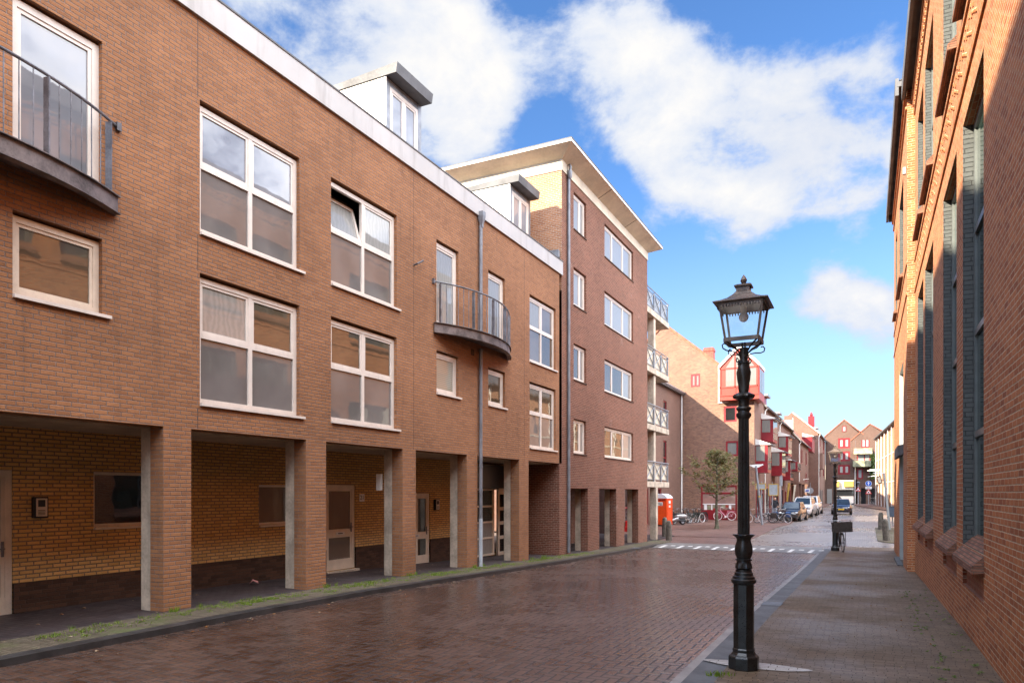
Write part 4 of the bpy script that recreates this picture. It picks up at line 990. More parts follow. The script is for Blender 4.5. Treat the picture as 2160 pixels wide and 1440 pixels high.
# ---------------------------------------------------------------- gabled houses closing the street
EY = 138.0; TE = T('y', EY, -1)
def EX(u, v): return onY(u, v, EY)
eg = root('gabled_house', 'brick house over the passage with a pointed gable and three pairs of red windows', 'house', (-4, EY, -.1))
L = EX(1741, 1011); R = EX(1800.5, 1011); ap = EX(1781, 886); le = EX(1743, 921); re = EX(1818, 911)
zb = L[1]
w1 = [];
for v0, v1 in ((924, 944.5), (952, 972), (980, 1000)):
    a0, b1 = EX(1768, v0); a1, b0 = EX(1793, v1); w1.append((a0, a1, b0, b1))
a0, b1 = EX(1776.5, 898.5); a1, b0 = EX(1785, 910); att = (a0, a1, b0, b1)
m = MB(TE); sheet(m, L[0], R[0] + .3, zb, le[1], w1 , .12)
m.poly([(L[0], 0, le[1]), (R[0] + .3, 0, le[1]), (re[0], 0, re[1] - .6), (ap[0], 0, ap[1])])
m.quad((L[0], 0, zb), (R[0] + .3, 0, zb), (R[0] + .3, -9, zb), (L[0], -9, zb))
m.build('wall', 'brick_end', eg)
for h in w1: window(eg, TE, *h, (1, 1), (1,), 'g_curtain', 'red_paint', .02, .2, 'all')
window(eg, TE, *att, (1,), (1,), 'g_blind2', 'red_paint', -.06, .12)
m = MB(); m.prism([(L[0] - .2, EY - .1, le[1] - .1), (ap[0], EY - .1, ap[1]), (re[0] + .3, EY - .1, re[1] - .5), (re[0] + .3, EY - .1, re[1] - .3), (ap[0], EY - .1, ap[1] + .2), (L[0] - .2, EY - .1, le[1] + .1)], (0, 10, 0)); m.build('roof', 'roof_tile', eg)
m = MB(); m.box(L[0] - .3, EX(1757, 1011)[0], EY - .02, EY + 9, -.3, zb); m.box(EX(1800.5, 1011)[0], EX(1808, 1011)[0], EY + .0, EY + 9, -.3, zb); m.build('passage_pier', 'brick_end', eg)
m = MB(); m.box(EX(1744.5, 1)[0], EX(1755, 1)[0], EY - .06, EY - .02, -.1, 2.5); m.build('glazed_door', 'g_blind2', eg)
m = MB(); m.box(R[0] + .12, R[0] + .25, EY - .06, EY - .01, -.1, 2.2); m.build('red_post', 'red_paint', eg)
eh = root('gabled_house', 'brick house with green balcony and smaller gable next to the passage', 'house', (0, EY, -.1))
L2 = EX(1797, 928); ap2 = EX(1835, 895); re2 = EX(1862, 912); b2 = .6
m = MB(TE); hs = []
for (u0, v0, u1, v1) in ((1817, 925, 1834, 943), (1808, 957, 1836, 983), (1807.5, 988, 1820.5, 1010), (1831, 990, 1838, 1000)):
    a0, b1 = EX(u0, v0); a1, b0 = EX(u1, v1); hs.append((a0, a1, b0, b1))
gop = [(EX(1815.5, 1)[0], EX(1826.5, 1)[0], -.3, EX(1815, 1029)[1]), (EX(1837, 1)[0], EX(1846, 1)[0], -.3, EX(1815, 1029)[1])]
sheet(m, R[0] + .31, re2[0], -.4, L2[1], hs + gop, .15)
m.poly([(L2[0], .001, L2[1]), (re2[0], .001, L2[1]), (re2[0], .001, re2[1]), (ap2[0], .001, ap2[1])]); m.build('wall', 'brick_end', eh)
window(eh, TE, *hs[0], (1, 1), (1,), 'g_blind2', 'red_paint', .02, .16); window(eh, TE, *hs[1], (1.3, 1), (1,), 'g_blind2', 'red_paint', .02, .16, name='balcony_door')
window(eh, TE, *hs[2], (1,), (1,), 'g_blind', 'red_paint', .02, .25); window(eh, TE, *hs[3], (1,), (1,), 'g_dark', 'red_paint', .02, .12)
m = MB(TE); [m.box(g_[0], g_[1], -2.2, -2.0, -.3, 2.7) for g_ in gop]; m.build('doorway_shade_sheet', 'black', eh)  # black sheets behind the openings stand in for the shade inside
m = MB(); m.prism([(L2[0] - .2, EY - .1, L2[1] - .15), (ap2[0], EY - .1, ap2[1]), (re2[0] + .6, EY - .1, re2[1] - .2), (re2[0] + .6, EY - .1, re2[1]), (ap2[0], EY - .1, ap2[1] + .2), (L2[0] - .2, EY - .1, L2[1] + .05)], (0, 9, 0)); m.build('roof', 'roof_tile', eh)
a0, b1 = EX(1799, 971); a1, b0 = EX(1837, 984)
m = MB(TE); m.box(a0, a1, 0, 1.2, b0, b1 - .1); bo = m.build('balcony', 'green_balcony', eh)
m = MB(TE); m.box(a0, a1, 1.16, 1.2, b1 + .12, b1 + .18)
for q in range(9): m.box(a0 + (a1 - a0) * q / 8 - .02, a0 + (a1 - a0) * q / 8 + .02, 1.16, 1.2, b1 - .1, b1 + .12)
m.build('railing', 'roof_grey', bo)
a0, b1 = EX(1801, 948); a1, b0 = EX(1840, 956)
m = MB(TE); m.prism([(a0, 0, b1 + .2), (a0, 1.1, b0), (a0, 1.1, b0 - .12), (a0, 0, b1)], (a1 - a0, 0, 0)); m.build('awning', 'green_balcony', eh)
a0, z = EX(1803.5, 986); m = MB(TE); m.tube([(a0, .08, z), (a0, .08, -.1)], .08, 6); m.build('downpipe', 'dormer_white', eh)
iv = MB()
for q in range(420):
    u, v = 1841 + rng.gauss(0, 3.2), 958 + rng.random() * 52
    if v < 972: u = 1842 + rng.gauss(0, 2.5)
    x, z = EX(u, v); y = EY - .1 - rng.random() * .8
    d1 = Vector((rng.uniform(-1, 1), rng.uniform(-1, 1), rng.uniform(-1, 1))).normalized() * .16; d2 = d1.orthogonal().normalized() * .13
    p = Vector((x, y, z)); iv.quad(p - d1, p - d2, p + d1, p + d2)
for du in (-2, 0, 2): iv.tube([(*(lambda p: (p[0], EY - .12, p[1]))(EX(1841 + du, 1009)),), (*(lambda p: (p[0], EY - .2, p[1]))(EX(1842 + du * .8, 985)),), (*(lambda p: (p[0], EY - .12, p[1]))(EX(1842 + du * .4, 958)),)], .04, 5)
io = iv.build('climbing_plant', 'ivy', fix=False); tag(io, 'green climbing plant hanging down the wall beside the mossy balcony', 'plant')
# building and things beyond the passage
fy = root('yellow_building', 'distant white building with a yellow band seen through the passage', 'building', (-4, 230, .9))
m = MB(); m.box(-40, 30, 230, 240, .8, 10); m.build('wall', 'cream', fy)
for q in range(9):
    m = MB(); m.box(-30 + 6 * q, -25.2 + 6 * q, 228.9, 229.99, 3.5, 5.2); m.build('yellow_balcony', plain('ochre_panel', (.30, .19, .035), .6), fy)
m = MB(); [m.box(-22 + 3 * q, -20.3 + 3 * q, 229.85, 229.95, 6.1, 8) for q in range(12)]; m.build('window', 'g_dark', fy)
m = MB(); m.box(-40, 30, 229.0, 229.8, 2.7, 3.1); m.build('canopy', 'roof_grey', fy)
m = MB(); m.box(-40, 30, 229.85, 229.95, .85, 2.6); m.build('shopfront', 'g_dark', fy)

# ---------------------------------------------------------------- old red brick warehouse (right)
WX = 1.25
rw = root('brick_warehouse', 'old red brick warehouse with tall grey reveals along the right pavement', 'warehouse', (4, 10, 0))
TW = T('x', WX, -1)
pairs = [(10.1, 12.15), (12.95, 15.1), (17.3, 19.6), (20.2, 22.3)]
tall = pairs + [(.8, 2.85), (3.6, 5.7)] + [(a - 14.4, b - 14.4) for a, b in pairs if a < 16]
ZT0, ZT1, ZU0, ZU1 = 1.16, 7.2, 9.0, 12.0
hs = []
for a, b in tall: hs += [(a, b, ZT0, ZT1), (a, b, ZU0, ZU1), (a, b, .58, .93)]
w = MB(TW); sheet(w, -16, 23.55, -.8, 13.9, hs, 0.0)
# projecting string courses and header dentils of the frieze
for z, p, h in ((7.62, .03, .06), (7.76, .015, .05), (8.52, .03, .06), (8.64, .015, .05), (12.75, .04, .07), (13.0, .07, .07), (13.2, .10, .07)): w.box(-16, 23.5, .001, p, z, z + h)
for k in range(130):
    y = 6.5 + k * .13
    if y > 23.3: break
    q = k % 4
    w.box(y, y + .05, .001, .014, 7.98 + .07 * q, 8.03 + .07 * q)
    w.box(y + .06, y + .11, .001, .012, 8.38 - .07 * q, 8.43 - .07 * q)
for k in range(60): w.box(6.5 + k * .28, 6.62 + k * .28, .001, .06, 12.84, 12.99)
w.build('wall', 'brick_red', rw)
def warehouse_window(a, b, z0, z1, up):
    D = .13
    f = window(rw, TW, a + .02, b - .02, z0 + .02, z1 - .02, (1, 1) if not up else (1, 1), (1, 1, 1, 1) if not up else (1, 1), 'g_green', 'grey_frame', D, .09)
    r = MB(TW); r.quad((a, 0, z0), (a, -D - .1, z0), (a, -D - .1, z1), (a, 0, z1)); r.build('reveal', 'brick_grey', f)
    r = MB(TW); r.quad((b, 0, z0), (b, 0, z1), (b, -D - .1, z1), (b, -D - .1, z0)); r.build('reveal', 'brick_grey', f)
    r = MB(TW); r.quad((a, 0, z1), (a, -D - .1, z1), (b, -D - .1, z1), (b, 0, z1)); r.build('lintel', 'brick_red', f)
    s = MB(TW); p = .13
    s.prism([(a - .04, -D - .06, z0 + .17), (a - .04, p, z0 - .15), (a - .04, p, z0 - .24), (a - .04, 0.001, z0 - .22), (a - .04, -D - .06, z0 - .22)], (b - a + .08, 0, 0)); s.build('brick_sill', 'sill_brick', f)
    if not up:
        h = MB(TW); h.quad((a, -.045, .58), (b, -.045, .58), (b, -.045, .93), (a, -.045, .93)); h.quad((a, -.045, .58), (a, 0, .58), (b, 0, .58), (b, -.045, .58)); h.quad((a, 0, .58), (a, -.045, .58), (a, -.045, .93), (a, 0, .93)); h.quad((b, 0, .58), (b, 0, .93), (b, -.045, .93), (b, -.045, .58)); h.build('herringbone_panel', 'herring_red', f)
for a, b in tall:
    warehouse_window(a, b, ZT0, ZT1, False); warehouse_window(a, b, ZU0, ZU1, True)
ev = MB(); ev.box(WX - .30, WX + .6, -16, 23.6, 13.55, 13.72); ev.box(WX - .34, WX - .26, -16, 23.62, 13.3, 13.8); ev.build('gutter', 'roof_grey', rw)
rf = MB(); rf.prism([(WX - .25, -16, 13.73), (WX + 6, -16, 16.5), (WX + 12, -16, 13.73)], (0, 39.6, 0)); rf.build('roof', 'roof_grey', rw)
bk = MB(); bk.quad((13, -16, -.8), (13, 34.5, -.8), (13, 34.5, 13.7), (13, -16, 13.7)); bk.quad((1.25, -16, -.8), (13, -16, -.8), (13, -16, 13.7), (1.25, -16, 13.7)); bk.build('rear_wall', 'brick_red', rw)
# projecting second front with the big doorway
TW2 = T('x', 1.05, -1)
w = MB(TW2); sheet(w, 23.551, 34.4, -.9, 14.1, [(25.9, 28.9, -.7, 6.1), (25.9, 28.9, 9.0, 12.0), (31, 32.5, 9.0, 12)], .0)
w.quad((23.551, 0, -.9), (23.551, -.22, -.9), (23.551, -.22, 14.1), (23.551, 0, 14.1)); w.quad((34.4, 0, -.9), (34.4, -12, -.9), (34.4, -12, 14.1), (34.4, 0, 14.1))
for z, p in ((7.62, .03), (8.5, .03), (13.0, .05), (13.3, .09)): w.box(23.56, 34.39, .001, p, z, z + .07)
w.build('projecting_wall', 'brick_red', rw)
dfr = window(rw, TW2, 25.92, 28.88, -.6, 6.08, (1, 1), (3.6, 2.6), 'g_green', 'light_frame', .2, .14, name='doorway')
for y in (25.9, 28.9): r = MB(TW2); r.quad((y, 0, -.7), (y, -.3, -.7), (y, -.3, 6.1), (y, 0, 6.1)); r.build('reveal', 'light_frame', dfr)
r = MB(TW2); r.quad((25.9, 0, 6.1), (25.9, -.3, 6.1), (28.9, -.3, 6.1), (28.9, 0, 6.1)); r.build('lintel', 'light_frame', dfr)
c_ = MB(TW2); c_.prism([(25.85, -.05, 3.15), (25.85, .16, 3.05), (25.85, .16, 3.4), (25.85, -.05, 3.45)], (3.1, 0, 0)); c_.build('door_canopy', 'roof_grey', dfr)
for a, b in ((25.9, 28.9), (31, 32.5)):
    f = window(rw, TW2, a + .02, b - .02, 9.02, 11.98, (1, 1), (1, 1), 'g_green', 'grey_frame', .22, .09)
    for y in (a, b): r = MB(TW2); r.quad((y, 0, 9), (y, -.32, 9), (y, -.32, 12), (y, 0, 12)); r.build('reveal', 'brick_grey', f)
    r = MB(TW2); r.quad((a, 0, 12), (a, -.32, 12), (b, -.32, 12), (b, 0, 12)); r.build('lintel', 'brick_grey', f)
    s = MB(TW2); s.prism([(a - .04, -.25, 9.1), (a - .04, .13, 8.83), (a - .04, .13, 8.76), (a - .04, .001, 8.78), (a - .04, -.25, 8.78)], (b - a + .08, 0, 0)); s.build('brick_sill', 'sill_brick', f)
ev = MB(); ev.box(.80, 1.6, 23.64, 34.6, 13.75, 13.9); ev.box(.75, .84, 23.65, 34.62, 13.5, 14.0); ev.box(.85, 1.3, 34.5, 34.62, 13.5, 14.0); ev.build('gutter', 'roof_grey', rw)
rf = MB(); rf.prism([(.85, 23.62, 13.92), (7, 23.62, 16.6), (13, 23.62, 13.92)], (0, 11, 0)); rf.build('roof', 'roof_grey', rw)
sl = MB(); sl.box(.88, 1.04, 25.7, 29.1, -.75, -.40); sl.build('door_step', 'kerb', rw)
bx = MB(TW2); bx.box(24.35, 24.45, .0, .08, 11.45, 11.65); bx.build('alarm_box', 'sign_back', rw)

# ---------------------------------------------------------------- sunlit apartment row far right
fr_ = root('apartment_row', 'sunlit pale orange apartment row with white downpipes and dark recessed loggias', 'apartment building', (6, 90, -.2))
ang = math.atan(.0577); dv = (-math.sin(ang), math.cos(ang)); FO = (1.5 + 75 * .0577, 48.0)
TF = TD(FO, dv); LN = 76.5
hs = []; per = 5.1
k = 0
while k * per + 4.6 < LN:
    a = k * per
    for z in (.2, 3.6, 7.0):
        hs += [(a + .7, a + 1.9, z, z + 2.2), (a + 2.5, a + 3.7, z + (0 if k % 2 else .6), z + 2.2)]
    k += 1
w = MB(TF); sheet(w, 0, LN, -.6, 10.3, hs, .55)
w.quad((LN, 0, -.6), (LN, -9, -.6), (LN, -9, 10.3), (LN, 0, 10.3)); w.quad((0, 0, -.6), (0, -9, -.6), (0, -9, 10.3), (0, 0, 10.3)); w.build('wall', 'brick_far', fr_)
for h in hs: 
    window(fr_, TF, h[0] + .02, h[1] - .02, h[2] + .02, h[3] - .02, (1,), (1,), 'g_dark', 'brick_plinth', .4, .1)
rr = MB(TF)
for h in hs:
    if h[2] > 3: rr.box(h[0], h[1], -.14, -.10, h[2] + .75, h[2] + .8); [rr.box(h[0] + .05 + q * .22, h[0] + .08 + q * .22, -.14, -.10, h[2], h[2] + .75) for q in range(6)]
rr.build('loggia_railing', 'roof_grey', fr_)
sc = MB(TF)
for z in (3.2, 6.7): sc.box(0, LN, .001, .06, z, z + .14)
sc.build('floor_band', 'cream', fr_)
for q in range(16):
    dp = MB(TF); a = q * per + .25; dp.tube([(a, .35, 10.3), (a, .12, 9.9), (a, .12, -.1)], .07, 6); dp.build('downpipe', 'dormer_white', fr_)
rf = MB(TF); rf.prism([(-.3, .45, 10.25), (-.3, -4.5, 13), (-.3, -9.2, 10.3), (-.3, -9.2, 10.15), (-.3, .45, 10.1)], (LN + .6, 0, 0)); rf.build('roof', 'roof_grey', fr_)
for a in (67, 71.5):
    lm = MB(TF); lm.box(a, a + .12, .0, 1.0, 5.1, 5.2); lm.box(a - .08, a + .2, .9, 1.6, 5.1, 5.22); lm.build('wall_lamp', 'lamp_white', fr_)

# ---------------------------------------------------------------- ornate lamp posts
def ell(mb, c, r, n=12, m=8):
    prof = [(max(1e-3, math.sin(math.pi * i / m)), -math.cos(math.pi * i / m)) for i in range(m + 1)]
    vs = []; fs = []
    for q, z in prof:
        for k in range(n): a = 2 * math.pi * k / n; vs.append((c[0] + r[0] * q * math.cos(a), c[1] + r[1] * q * math.sin(a), c[2] + r[2] * z))
    for i in range(m):
        for k in range(n): fs.append((i * n + k, i * n + (k + 1) % n, (i + 1) * n + (k + 1) % n, (i + 1) * n + k))
    mb._add(vs, fs)
def lamp_post():
    r = root('street_lamp', 'ornate black cast iron street lamp with square lantern standing closest on the right pavement', 'street lamp', (0, 0, 0), 'ornate cast iron street lamps')
    o8 = math.pi / 8
    b = MB(); k = 1 / math.cos(o8)
    b.lathe([(.152 * k, 0), (.152 * k, .125), (.146 * k, .14), (.125 * k, .155), (.108 * k, .185), (.112 * k, .20), (.112 * k, .215), (.103 * k, .225), (.103 * k, .92), (.108 * k, .93), (.12 * k, .94)], 0, 0, 8, o8)
    b.build('base', 'iron', r, bevel=.004)
    c = MB(); c.lathe([(.128, .94), (.132, .955), (.132, .975), (.118, .985), (.115, 1.01), (.10, 1.02), (.098, 1.05), (.086, 1.06), (.086, 1.085)], 0, 0, 24)
    c.lathe([(.07, 1.085), (.088, 1.10), (.082, 1.14), (.070, 1.17), (.072, 1.185)], 0, 0, 24, flute=lambda k, z: 1 + .05 * math.cos(k * math.pi / 2 * 2) if 1.09 < z < 1.18 else 1)
    c.lathe([(.09, 1.186), (.092, 1.20), (.074, 1.205)], 0, 0, 24)
    c.build('collar', 'iron', r, smooth=True)
    t = MB(); t.lathe([(.072, 1.205), (.086, 1.25), (.091, 1.30), (.086, 1.345), (.074, 1.385), (.069, 1.41), (.076, 1.435), (.098, 1.455), (.112, 1.462), (.108, 1.472), (.07, 1.474)], 0, 0, 32, flute=lambda k, z: 1 + (.055 + .09 * max(0, (z - 1.40) * 12)) * math.cos(k * math.pi / 4 * 1.0) if 1.21 < z < 1.47 else 1)
    t.build('tulip_capital', 'iron', r, smooth=True)
    s = MB(); s.lathe([(.064, 1.474), (.060, 2.0), (.055, 2.74)], 0, 0, 32, flute=lambda k, z: 1.0 if k % 4 else .86); s.build('shaft', 'iron', r)
    n = MB(); n.lathe([(.06, 2.74), (.07, 2.755), (.081, 2.775), (.078, 2.80), (.062, 2.81), (.06, 2.825), (.074, 2.84), (.08, 2.855), (.072, 2.87), (.056, 2.88), (.058, 2.93), (.068, 2.955)], 0, 0, 24)
    n.lathe([(.07, 2.955), (.102, 2.965), (.114, 2.985), (.108, 3.005), (.08, 3.02), (.06, 3.03)], 0, 0, 36, flute=lambda k, z: 1 + .045 * math.cos(k * math.pi * 2 / 3) if 2.96 < z < 3.01 else 1)
    n.build('neck_ring', 'iron', r, smooth=True)
    v = MB(); v.lathe([(.05, 3.03), (.058, 3.07), (.056, 3.12), (.064, 3.18), (.072, 3.25), (.066, 3.30), (.058, 3.33), (.066, 3.35), (.05, 3.37)], 0, 0, 24, flute=lambda k, z: 1 + .10 * math.sin(k * math.pi / 3 + z * 22) if 3.05 < z < 3.33 else 1)
    v.lathe([(.044, 3.37), (.040, 3.40), (.046, 3.43), (.040, 3.50), (.05, 3.52)], 0, 0, 16)
    v.build('ornament', 'iron', r, smooth=True)
    q = MB()
    for a in range(4):
        A = math.pi / 4 + a * math.pi / 2; ca, sa = math.cos(A), math.sin(A)
        P = lambda rr, z: (ca * rr, sa * rr, z)
        q.tube([P(.04, 3.42), P(.06, 3.47), P(.11, 3.52), P(.17, 3.555), P(.235, 3.585)], .010, 6)
        sp_ = [P(.05, 3.43), P(.09, 3.46), P(.15, 3.475), P(.22, 3.48), P(.265, 3.50), P(.275, 3.535), P(.25, 3.555), P(.225, 3.545)]
        q.tube(sp_, .007, 6)
        q.tube([P(.05, 3.37), P(.085, 3.36), P(.10, 3.385), P(.085, 3.405), P(.07, 3.395)], .007, 6)
        q.tube([P(.02, 3.5), P(.02, 3.58)], .008, 6)
    q.build('scroll_bracket', 'iron', r, smooth=True)
    L = MB(); zb, zt, hb, ht = 3.585, 3.985, .176, .232
    def post(sx, sy):
        w0 = .022
        L.prism([(sx * hb, sy * hb, zb), (sx * (hb - w0 * 1.6), sy * hb, zb), (sx * (hb - w0 * 1.6), sy * (hb - w0), zb), (sx * hb, sy * (hb - w0), zb)], (0, 0, 0)) if False else None
        vs = [(sx * hb, sy * hb, zb), (sx * (hb - w0), sy * hb, zb), (sx * (hb - w0), sy * (hb - w0), zb), (sx * hb, sy * (hb - w0), zb), (sx * ht, sy * ht, zt), (sx * (ht - w0), sy * ht, zt), (sx * (ht - w0), sy * (ht - w0), zt), (sx * ht, sy * (ht - w0), zt)]
        L._add(vs, [(0, 1, 2, 3), (4, 5, 6, 7), (0, 1, 5, 4), (1, 2, 6, 5), (2, 3, 7, 6), (3, 0, 4, 7)])
    for sx in (-1, 1):
        for sy in (-1, 1): post(sx, sy)
    for s_ in (-1, 1):
        L.box(-hb, hb, s_ * hb - .012, s_ * hb + .012, zb - .012, zb + .03); L.box(s_ * hb - .012, s_ * hb + .012, -hb + .013, hb - .013, zb - .012, zb + .03)
        L.box(-ht, ht, s_ * ht - .012, s_ * ht + .012, zt - .02, zt + .012); L.box(s_ * ht - .012, s_ * ht + .012, -ht + .013, ht - .013, zt - .02, zt + .012)
        for k in range(13):
            p = -ht + .05 + k * (2 * ht - .1) / 12
            L.box(p - .006, p + .006, s_ * ht - .02, s_ * ht - .013, zt - .05, zt - .02); L.box(s_ * ht - .02, s_ * ht - .013, p - .006, p + .006, zt - .05, zt - .02)
    lo = L.build('lantern', 'copper', r)
    G = MB()
    for A in range(4):
        cs, sn = round(math.cos(A * math.pi / 2)), round(math.sin(A * math.pi / 2))
        R_ = lambda x, y, z: (x * cs - y * sn, x * sn + y * cs, z)
        G.quad(R_(hb - .011, -hb + .02, zb + .03), R_(hb - .011, hb - .02, zb + .03), R_(ht - .011, ht - .02, zt - .02), R_(ht - .011, -ht + .02, zt - .02))
    G.build('lantern_pane', 'lantern_glass', lo)
    B = MB(); ell(B, (0, 0, 3.86), (.052, .052, .055)); B.lathe([(.03, 3.90), (.034, 3.97), (.034, 3.99)], 0, 0, 12); B.build('bulb', 'lamp_white', lo, smooth=True)
    C = MB(); C.box(-ht + .02, ht - .02, -ht + .02, ht - .02, zt - .012, zt + .005); C.build('lantern_ceiling', 'sign_back', lo)
    rfm = MB(); s2 = math.sqrt(2); q4 = math.pi / 4
    rfm.lathe([(.275 * s2, 3.985), (.282 * s2, 3.99), (.282 * s2, 4.0), (.215 * s2, 4.022), (.15 * s2, 4.055), (.10 * s2, 4.10), (.072 * s2, 4.135)], 0, 0, 4, q4)
    rfm.lathe([(.070 * s2, 4.135), (.068 * s2, 4.185)], 0, 0, 4, q4); rfm.lathe([(.088 * s2, 4.186), (.09 * s2, 4.20), (.06 * s2, 4.215), (.02, 4.225)], 0, 0, 4, q4)
    rfm.lathe([(.014, 4.22), (.03, 4.245), (.036, 4.265), (.028, 4.285), (.014, 4.31), (.004, 4.325)], 0, 0, 12)
    rfm.build('lantern_roof', 'copper', lo)
    return r
lamp1 = lamp_post()
lamp2 = copy_tree(lamp1)
lamp1.location = (-1.2, 8.07, PZ(8) - .012); lamp1.scale = (1, 1, .99)
lamp2.location = (-1.19, 33.06, PZ(33) - .01); lamp2.scale = (1.06, 1.06, 1.04)
lamp2['label'] = 'ornate street lamp farther along the kerb with a bicycle leaning on it'
m = MB(); m.poly([(-1.10 + .56 * math.cos(t) * (1 + .12 * math.sin(3 * t)), 8.24 + .15 * math.sin(t), PZ(8) - .011) for t in [2 * math.pi * q / 20 for q in range(20)]])
struct(m, 'pavement', brick('pale_paver', [(.40, .37, .34), (.47, .44, .41), (.52, .49, .46)], (.12, .10, .09), bw=.21, bh=.07, jt=.009, horizontal=True, wet=(.4, .7, .6)))

# ---------------------------------------------------------------- bicycles
def bicycle(crate=False):
    r = root('bicycle', 'dark city bicycle', 'bicycle', (0, 0, 0), 'parked bicycles')
    R = .335
    for x, nm in ((.55, 'wheel'), (-.55, 'wheel')):
        w = MB(); w.torus((x, 0, R + .015), (0, 1, 0), R, .021, 28, 7); wo = w.build('wheel', 'rubber', r, smooth=True)
        s = MB(); s.torus((x, 0, R + .015), (0, 1, 0), R - .022, .012, 28, 4); s.tube([(x, -.04, R + .015), (x, .04, R + .015)], .022, 8)
        for k in range(14): a = k * math.pi / 7; s.tube([(x, 0, R + .015), (x + (R - .02) * math.cos(a), 0, R + .015 + (R - .02) * math.sin(a))], .003, 3, cap=False)
        s.build('rim', 'chrome', wo)
    f = MB(); hd = (.40, 0, .86); bb = (-.08, 0, .29); st = (-.26, 0, .80)
    f.tube([(.39, 0, .80), bb], .020, 8); f.tube([(.40, 0, .86), (.20, 0, .62), (-.02, 0, .42)], .016, 8); f.tube([bb, st], .018, 8)
    for s in (-.05, .05):
        f.tube([(-.08, s * .5, .29), (-.55, s, .35)], .011, 6); f.tube([(-.24, s * .4, .74), (-.55, s, .35)], .009, 6); f.tube([(.41, s * .9, .70), (.47, s, .52), (.55, s, .35)], .012, 6)
    f.tube([(.385, 0, .76), (.37, 0, .95)], .020, 8); f.tube([(.41, -.05, .70), (.41, .05, .70)], .016, 6)
    f.build('frame', 'black', r, smooth=True)
    h = MB(); h.tube([(.37, 0, .93), (.34, 0, 1.05)], .013, 6)
    h.tube([(.10, -.30, 1.03), (.24, -.29, 1.06), (.34, -.15, 1.08), (.35, 0, 1.06), (.34, .15, 1.08), (.24, .29, 1.06), (.10, .30, 1.03)], .012, 6); h.build('handlebar', 'chrome', r, smooth=True)
    gr = MB()
    for s in (-.30, .30): gr.tube([(.10, s, 1.03), (.20, s * .98, 1.055)], .018, 6)
    gr.build('grip', 'rubber', r)
    sd_ = MB(); ell(sd_, (-.31, 0, .93), (.14, .08, .035)); sd_.tube([(-.26, 0, .78), (-.30, 0, .92)], .013, 6); sd_.build('saddle', 'saddle', r, smooth=True)
    for x, a0, a1 in ((.55, 15, 150), (-.55, 20, 185)):
        mg = MB(); pts = [(x + (R + .04) * math.cos(rad(a)), 0, R + .015 + (R + .04) * math.sin(rad(a))) for a in range(a0, a1, 15)]
        for p, q in zip(pts, pts[1:]): mg.prism([(p[0], -.028, p[2]), (p[0], .028, p[2]), (q[0], .028, q[2]), (q[0], -.028, q[2])], (0, 0, .006))
        mg.build('mudguard', 'black', r)
    rk = MB()
    for s in (-.06, .06): rk.tube([(-.27, s, .74), (-.80, s, .74), (-.84, s, .72)], .008, 5); rk.tube([(-.72, s, .74), (-.55, s, .36)], .007, 5)
    for x in (-.35, -.5, -.65, -.8): rk.tube([(x, -.06, .74), (x, .06, .74)], .007, 5)
    rk.build('carrier', 'black', r)
    ck = MB(); ck.lathe([(.10, -.008), (.10, .008)], 0, 0, 16); ck.v = [(x - .08, z + .035, y + .29) for x, y, z in ck.v]; ck.tube([(-.08, .05, .29), (.05, .05, .18)], .009, 5); ck.box(.02, .10, .05, .13, .17, .19); ck.tube([(-.08, -.05, .29), (-.20, -.05, .40)], .009, 5); ck.box(-.25, -.16, -.13, -.05, .39, .41); ck.build('crank', 'chrome', r)
    return r
bk0 = bicycle()
def place_bike(src, x, y, rz, lean, label, mats=None, group='parked bicycles', dz=0.0, steer=False):
    o = copy_tree(src, None, mats); o.location = (x, y, PZ(y) + dz); o.rotation_euler = (lean, 0, rz); o['label'] = label; o['group'] = group; return o
# bicycle with the crate, against the second lamp: front faces the camera
bk0.location = (-.98, 32.83, PZ(32.8) - .01); bk0.rotation_euler = (rad(3), 0, rad(-79)); bk0.scale = (1.08, 1.08, 1.1)
bk0['label'] = 'black bicycle with a wide dark wicker crate leaning on the farther ornate lamp'; del bk0['group']
cr = MB()
cr.box(.44, .80, -.30, .30, .765, .78)
for s in (0, 1):
    for k in range(6):
        z = .785 + k * .042; e = .025 * k / 5; hw_ = .30 + e
        cr.box(.44 - e, .80 + e, (-hw_ if s == 0 else hw_ - .015), (-hw_ + .015 if s == 0 else hw_), z, z + .037)
        cr.box((.44 - e if s == 0 else .785 + e), (.455 - e if s == 0 else .80 + e), -hw_ + .016, hw_ - .016, z, z + .037)
for x in (.45, .79):
    for y in (-.30, 0, .30): cr.box(x - .02, x + .02, y - .02, y + .02, .775, 1.035)
for s in (-.1, .1): cr.tube([(.55, s, .36), (.62, s, .765)], .012, 5)
cro = cr.build('crate', 'wicker'); cro.parent = bk0; cro.scale = (1, 1.05, 1.39); cro.location = (0, 0, -.308)
for c in [c for c in bpy.data.objects if c.parent == bk0 and c.name.split('.')[0] in ('handlebar', 'grip')]: c.location = (.02, 0, .10); c.scale = (1, 1.3, 1)
blank = [c for c in bpy.data.objects if c.parent == bk0]
src = copy_tree(bk0)                                     # the plain bicycle, crate removed; becomes the pink one
for c in [c for c in bpy.data.objects if c.parent == src]:
    if c.name.startswith('crate'): bpy.data.objects.remove(c)
    elif c.name.split('.')[0] in ('handlebar', 'grip'): c.location = (0, 0, 0); c.scale = (1, 1, 1)
src.scale = (1, 1, 1)
MM = lambda **k: {**{'black_plastic': M[k['f']]}, **({'rubber': M[k['t']]} if 't' in k else {}), **({'bright_metal': M[k['h']]} if 'h' in k else {})}
for n_ in ('dark_green_frame:.015,.035,.03', 'grey_frame_paint:.16,.16,.17', 'white_frame:.5,.5,.5', 'maroon_frame:.09,.02,.03', 'blue_frame:.02,.04,.12'):
    a, b = n_.split(':'); M[a] = plain(a, tuple(float(q) for q in b.split(',')), .35, var=.05)
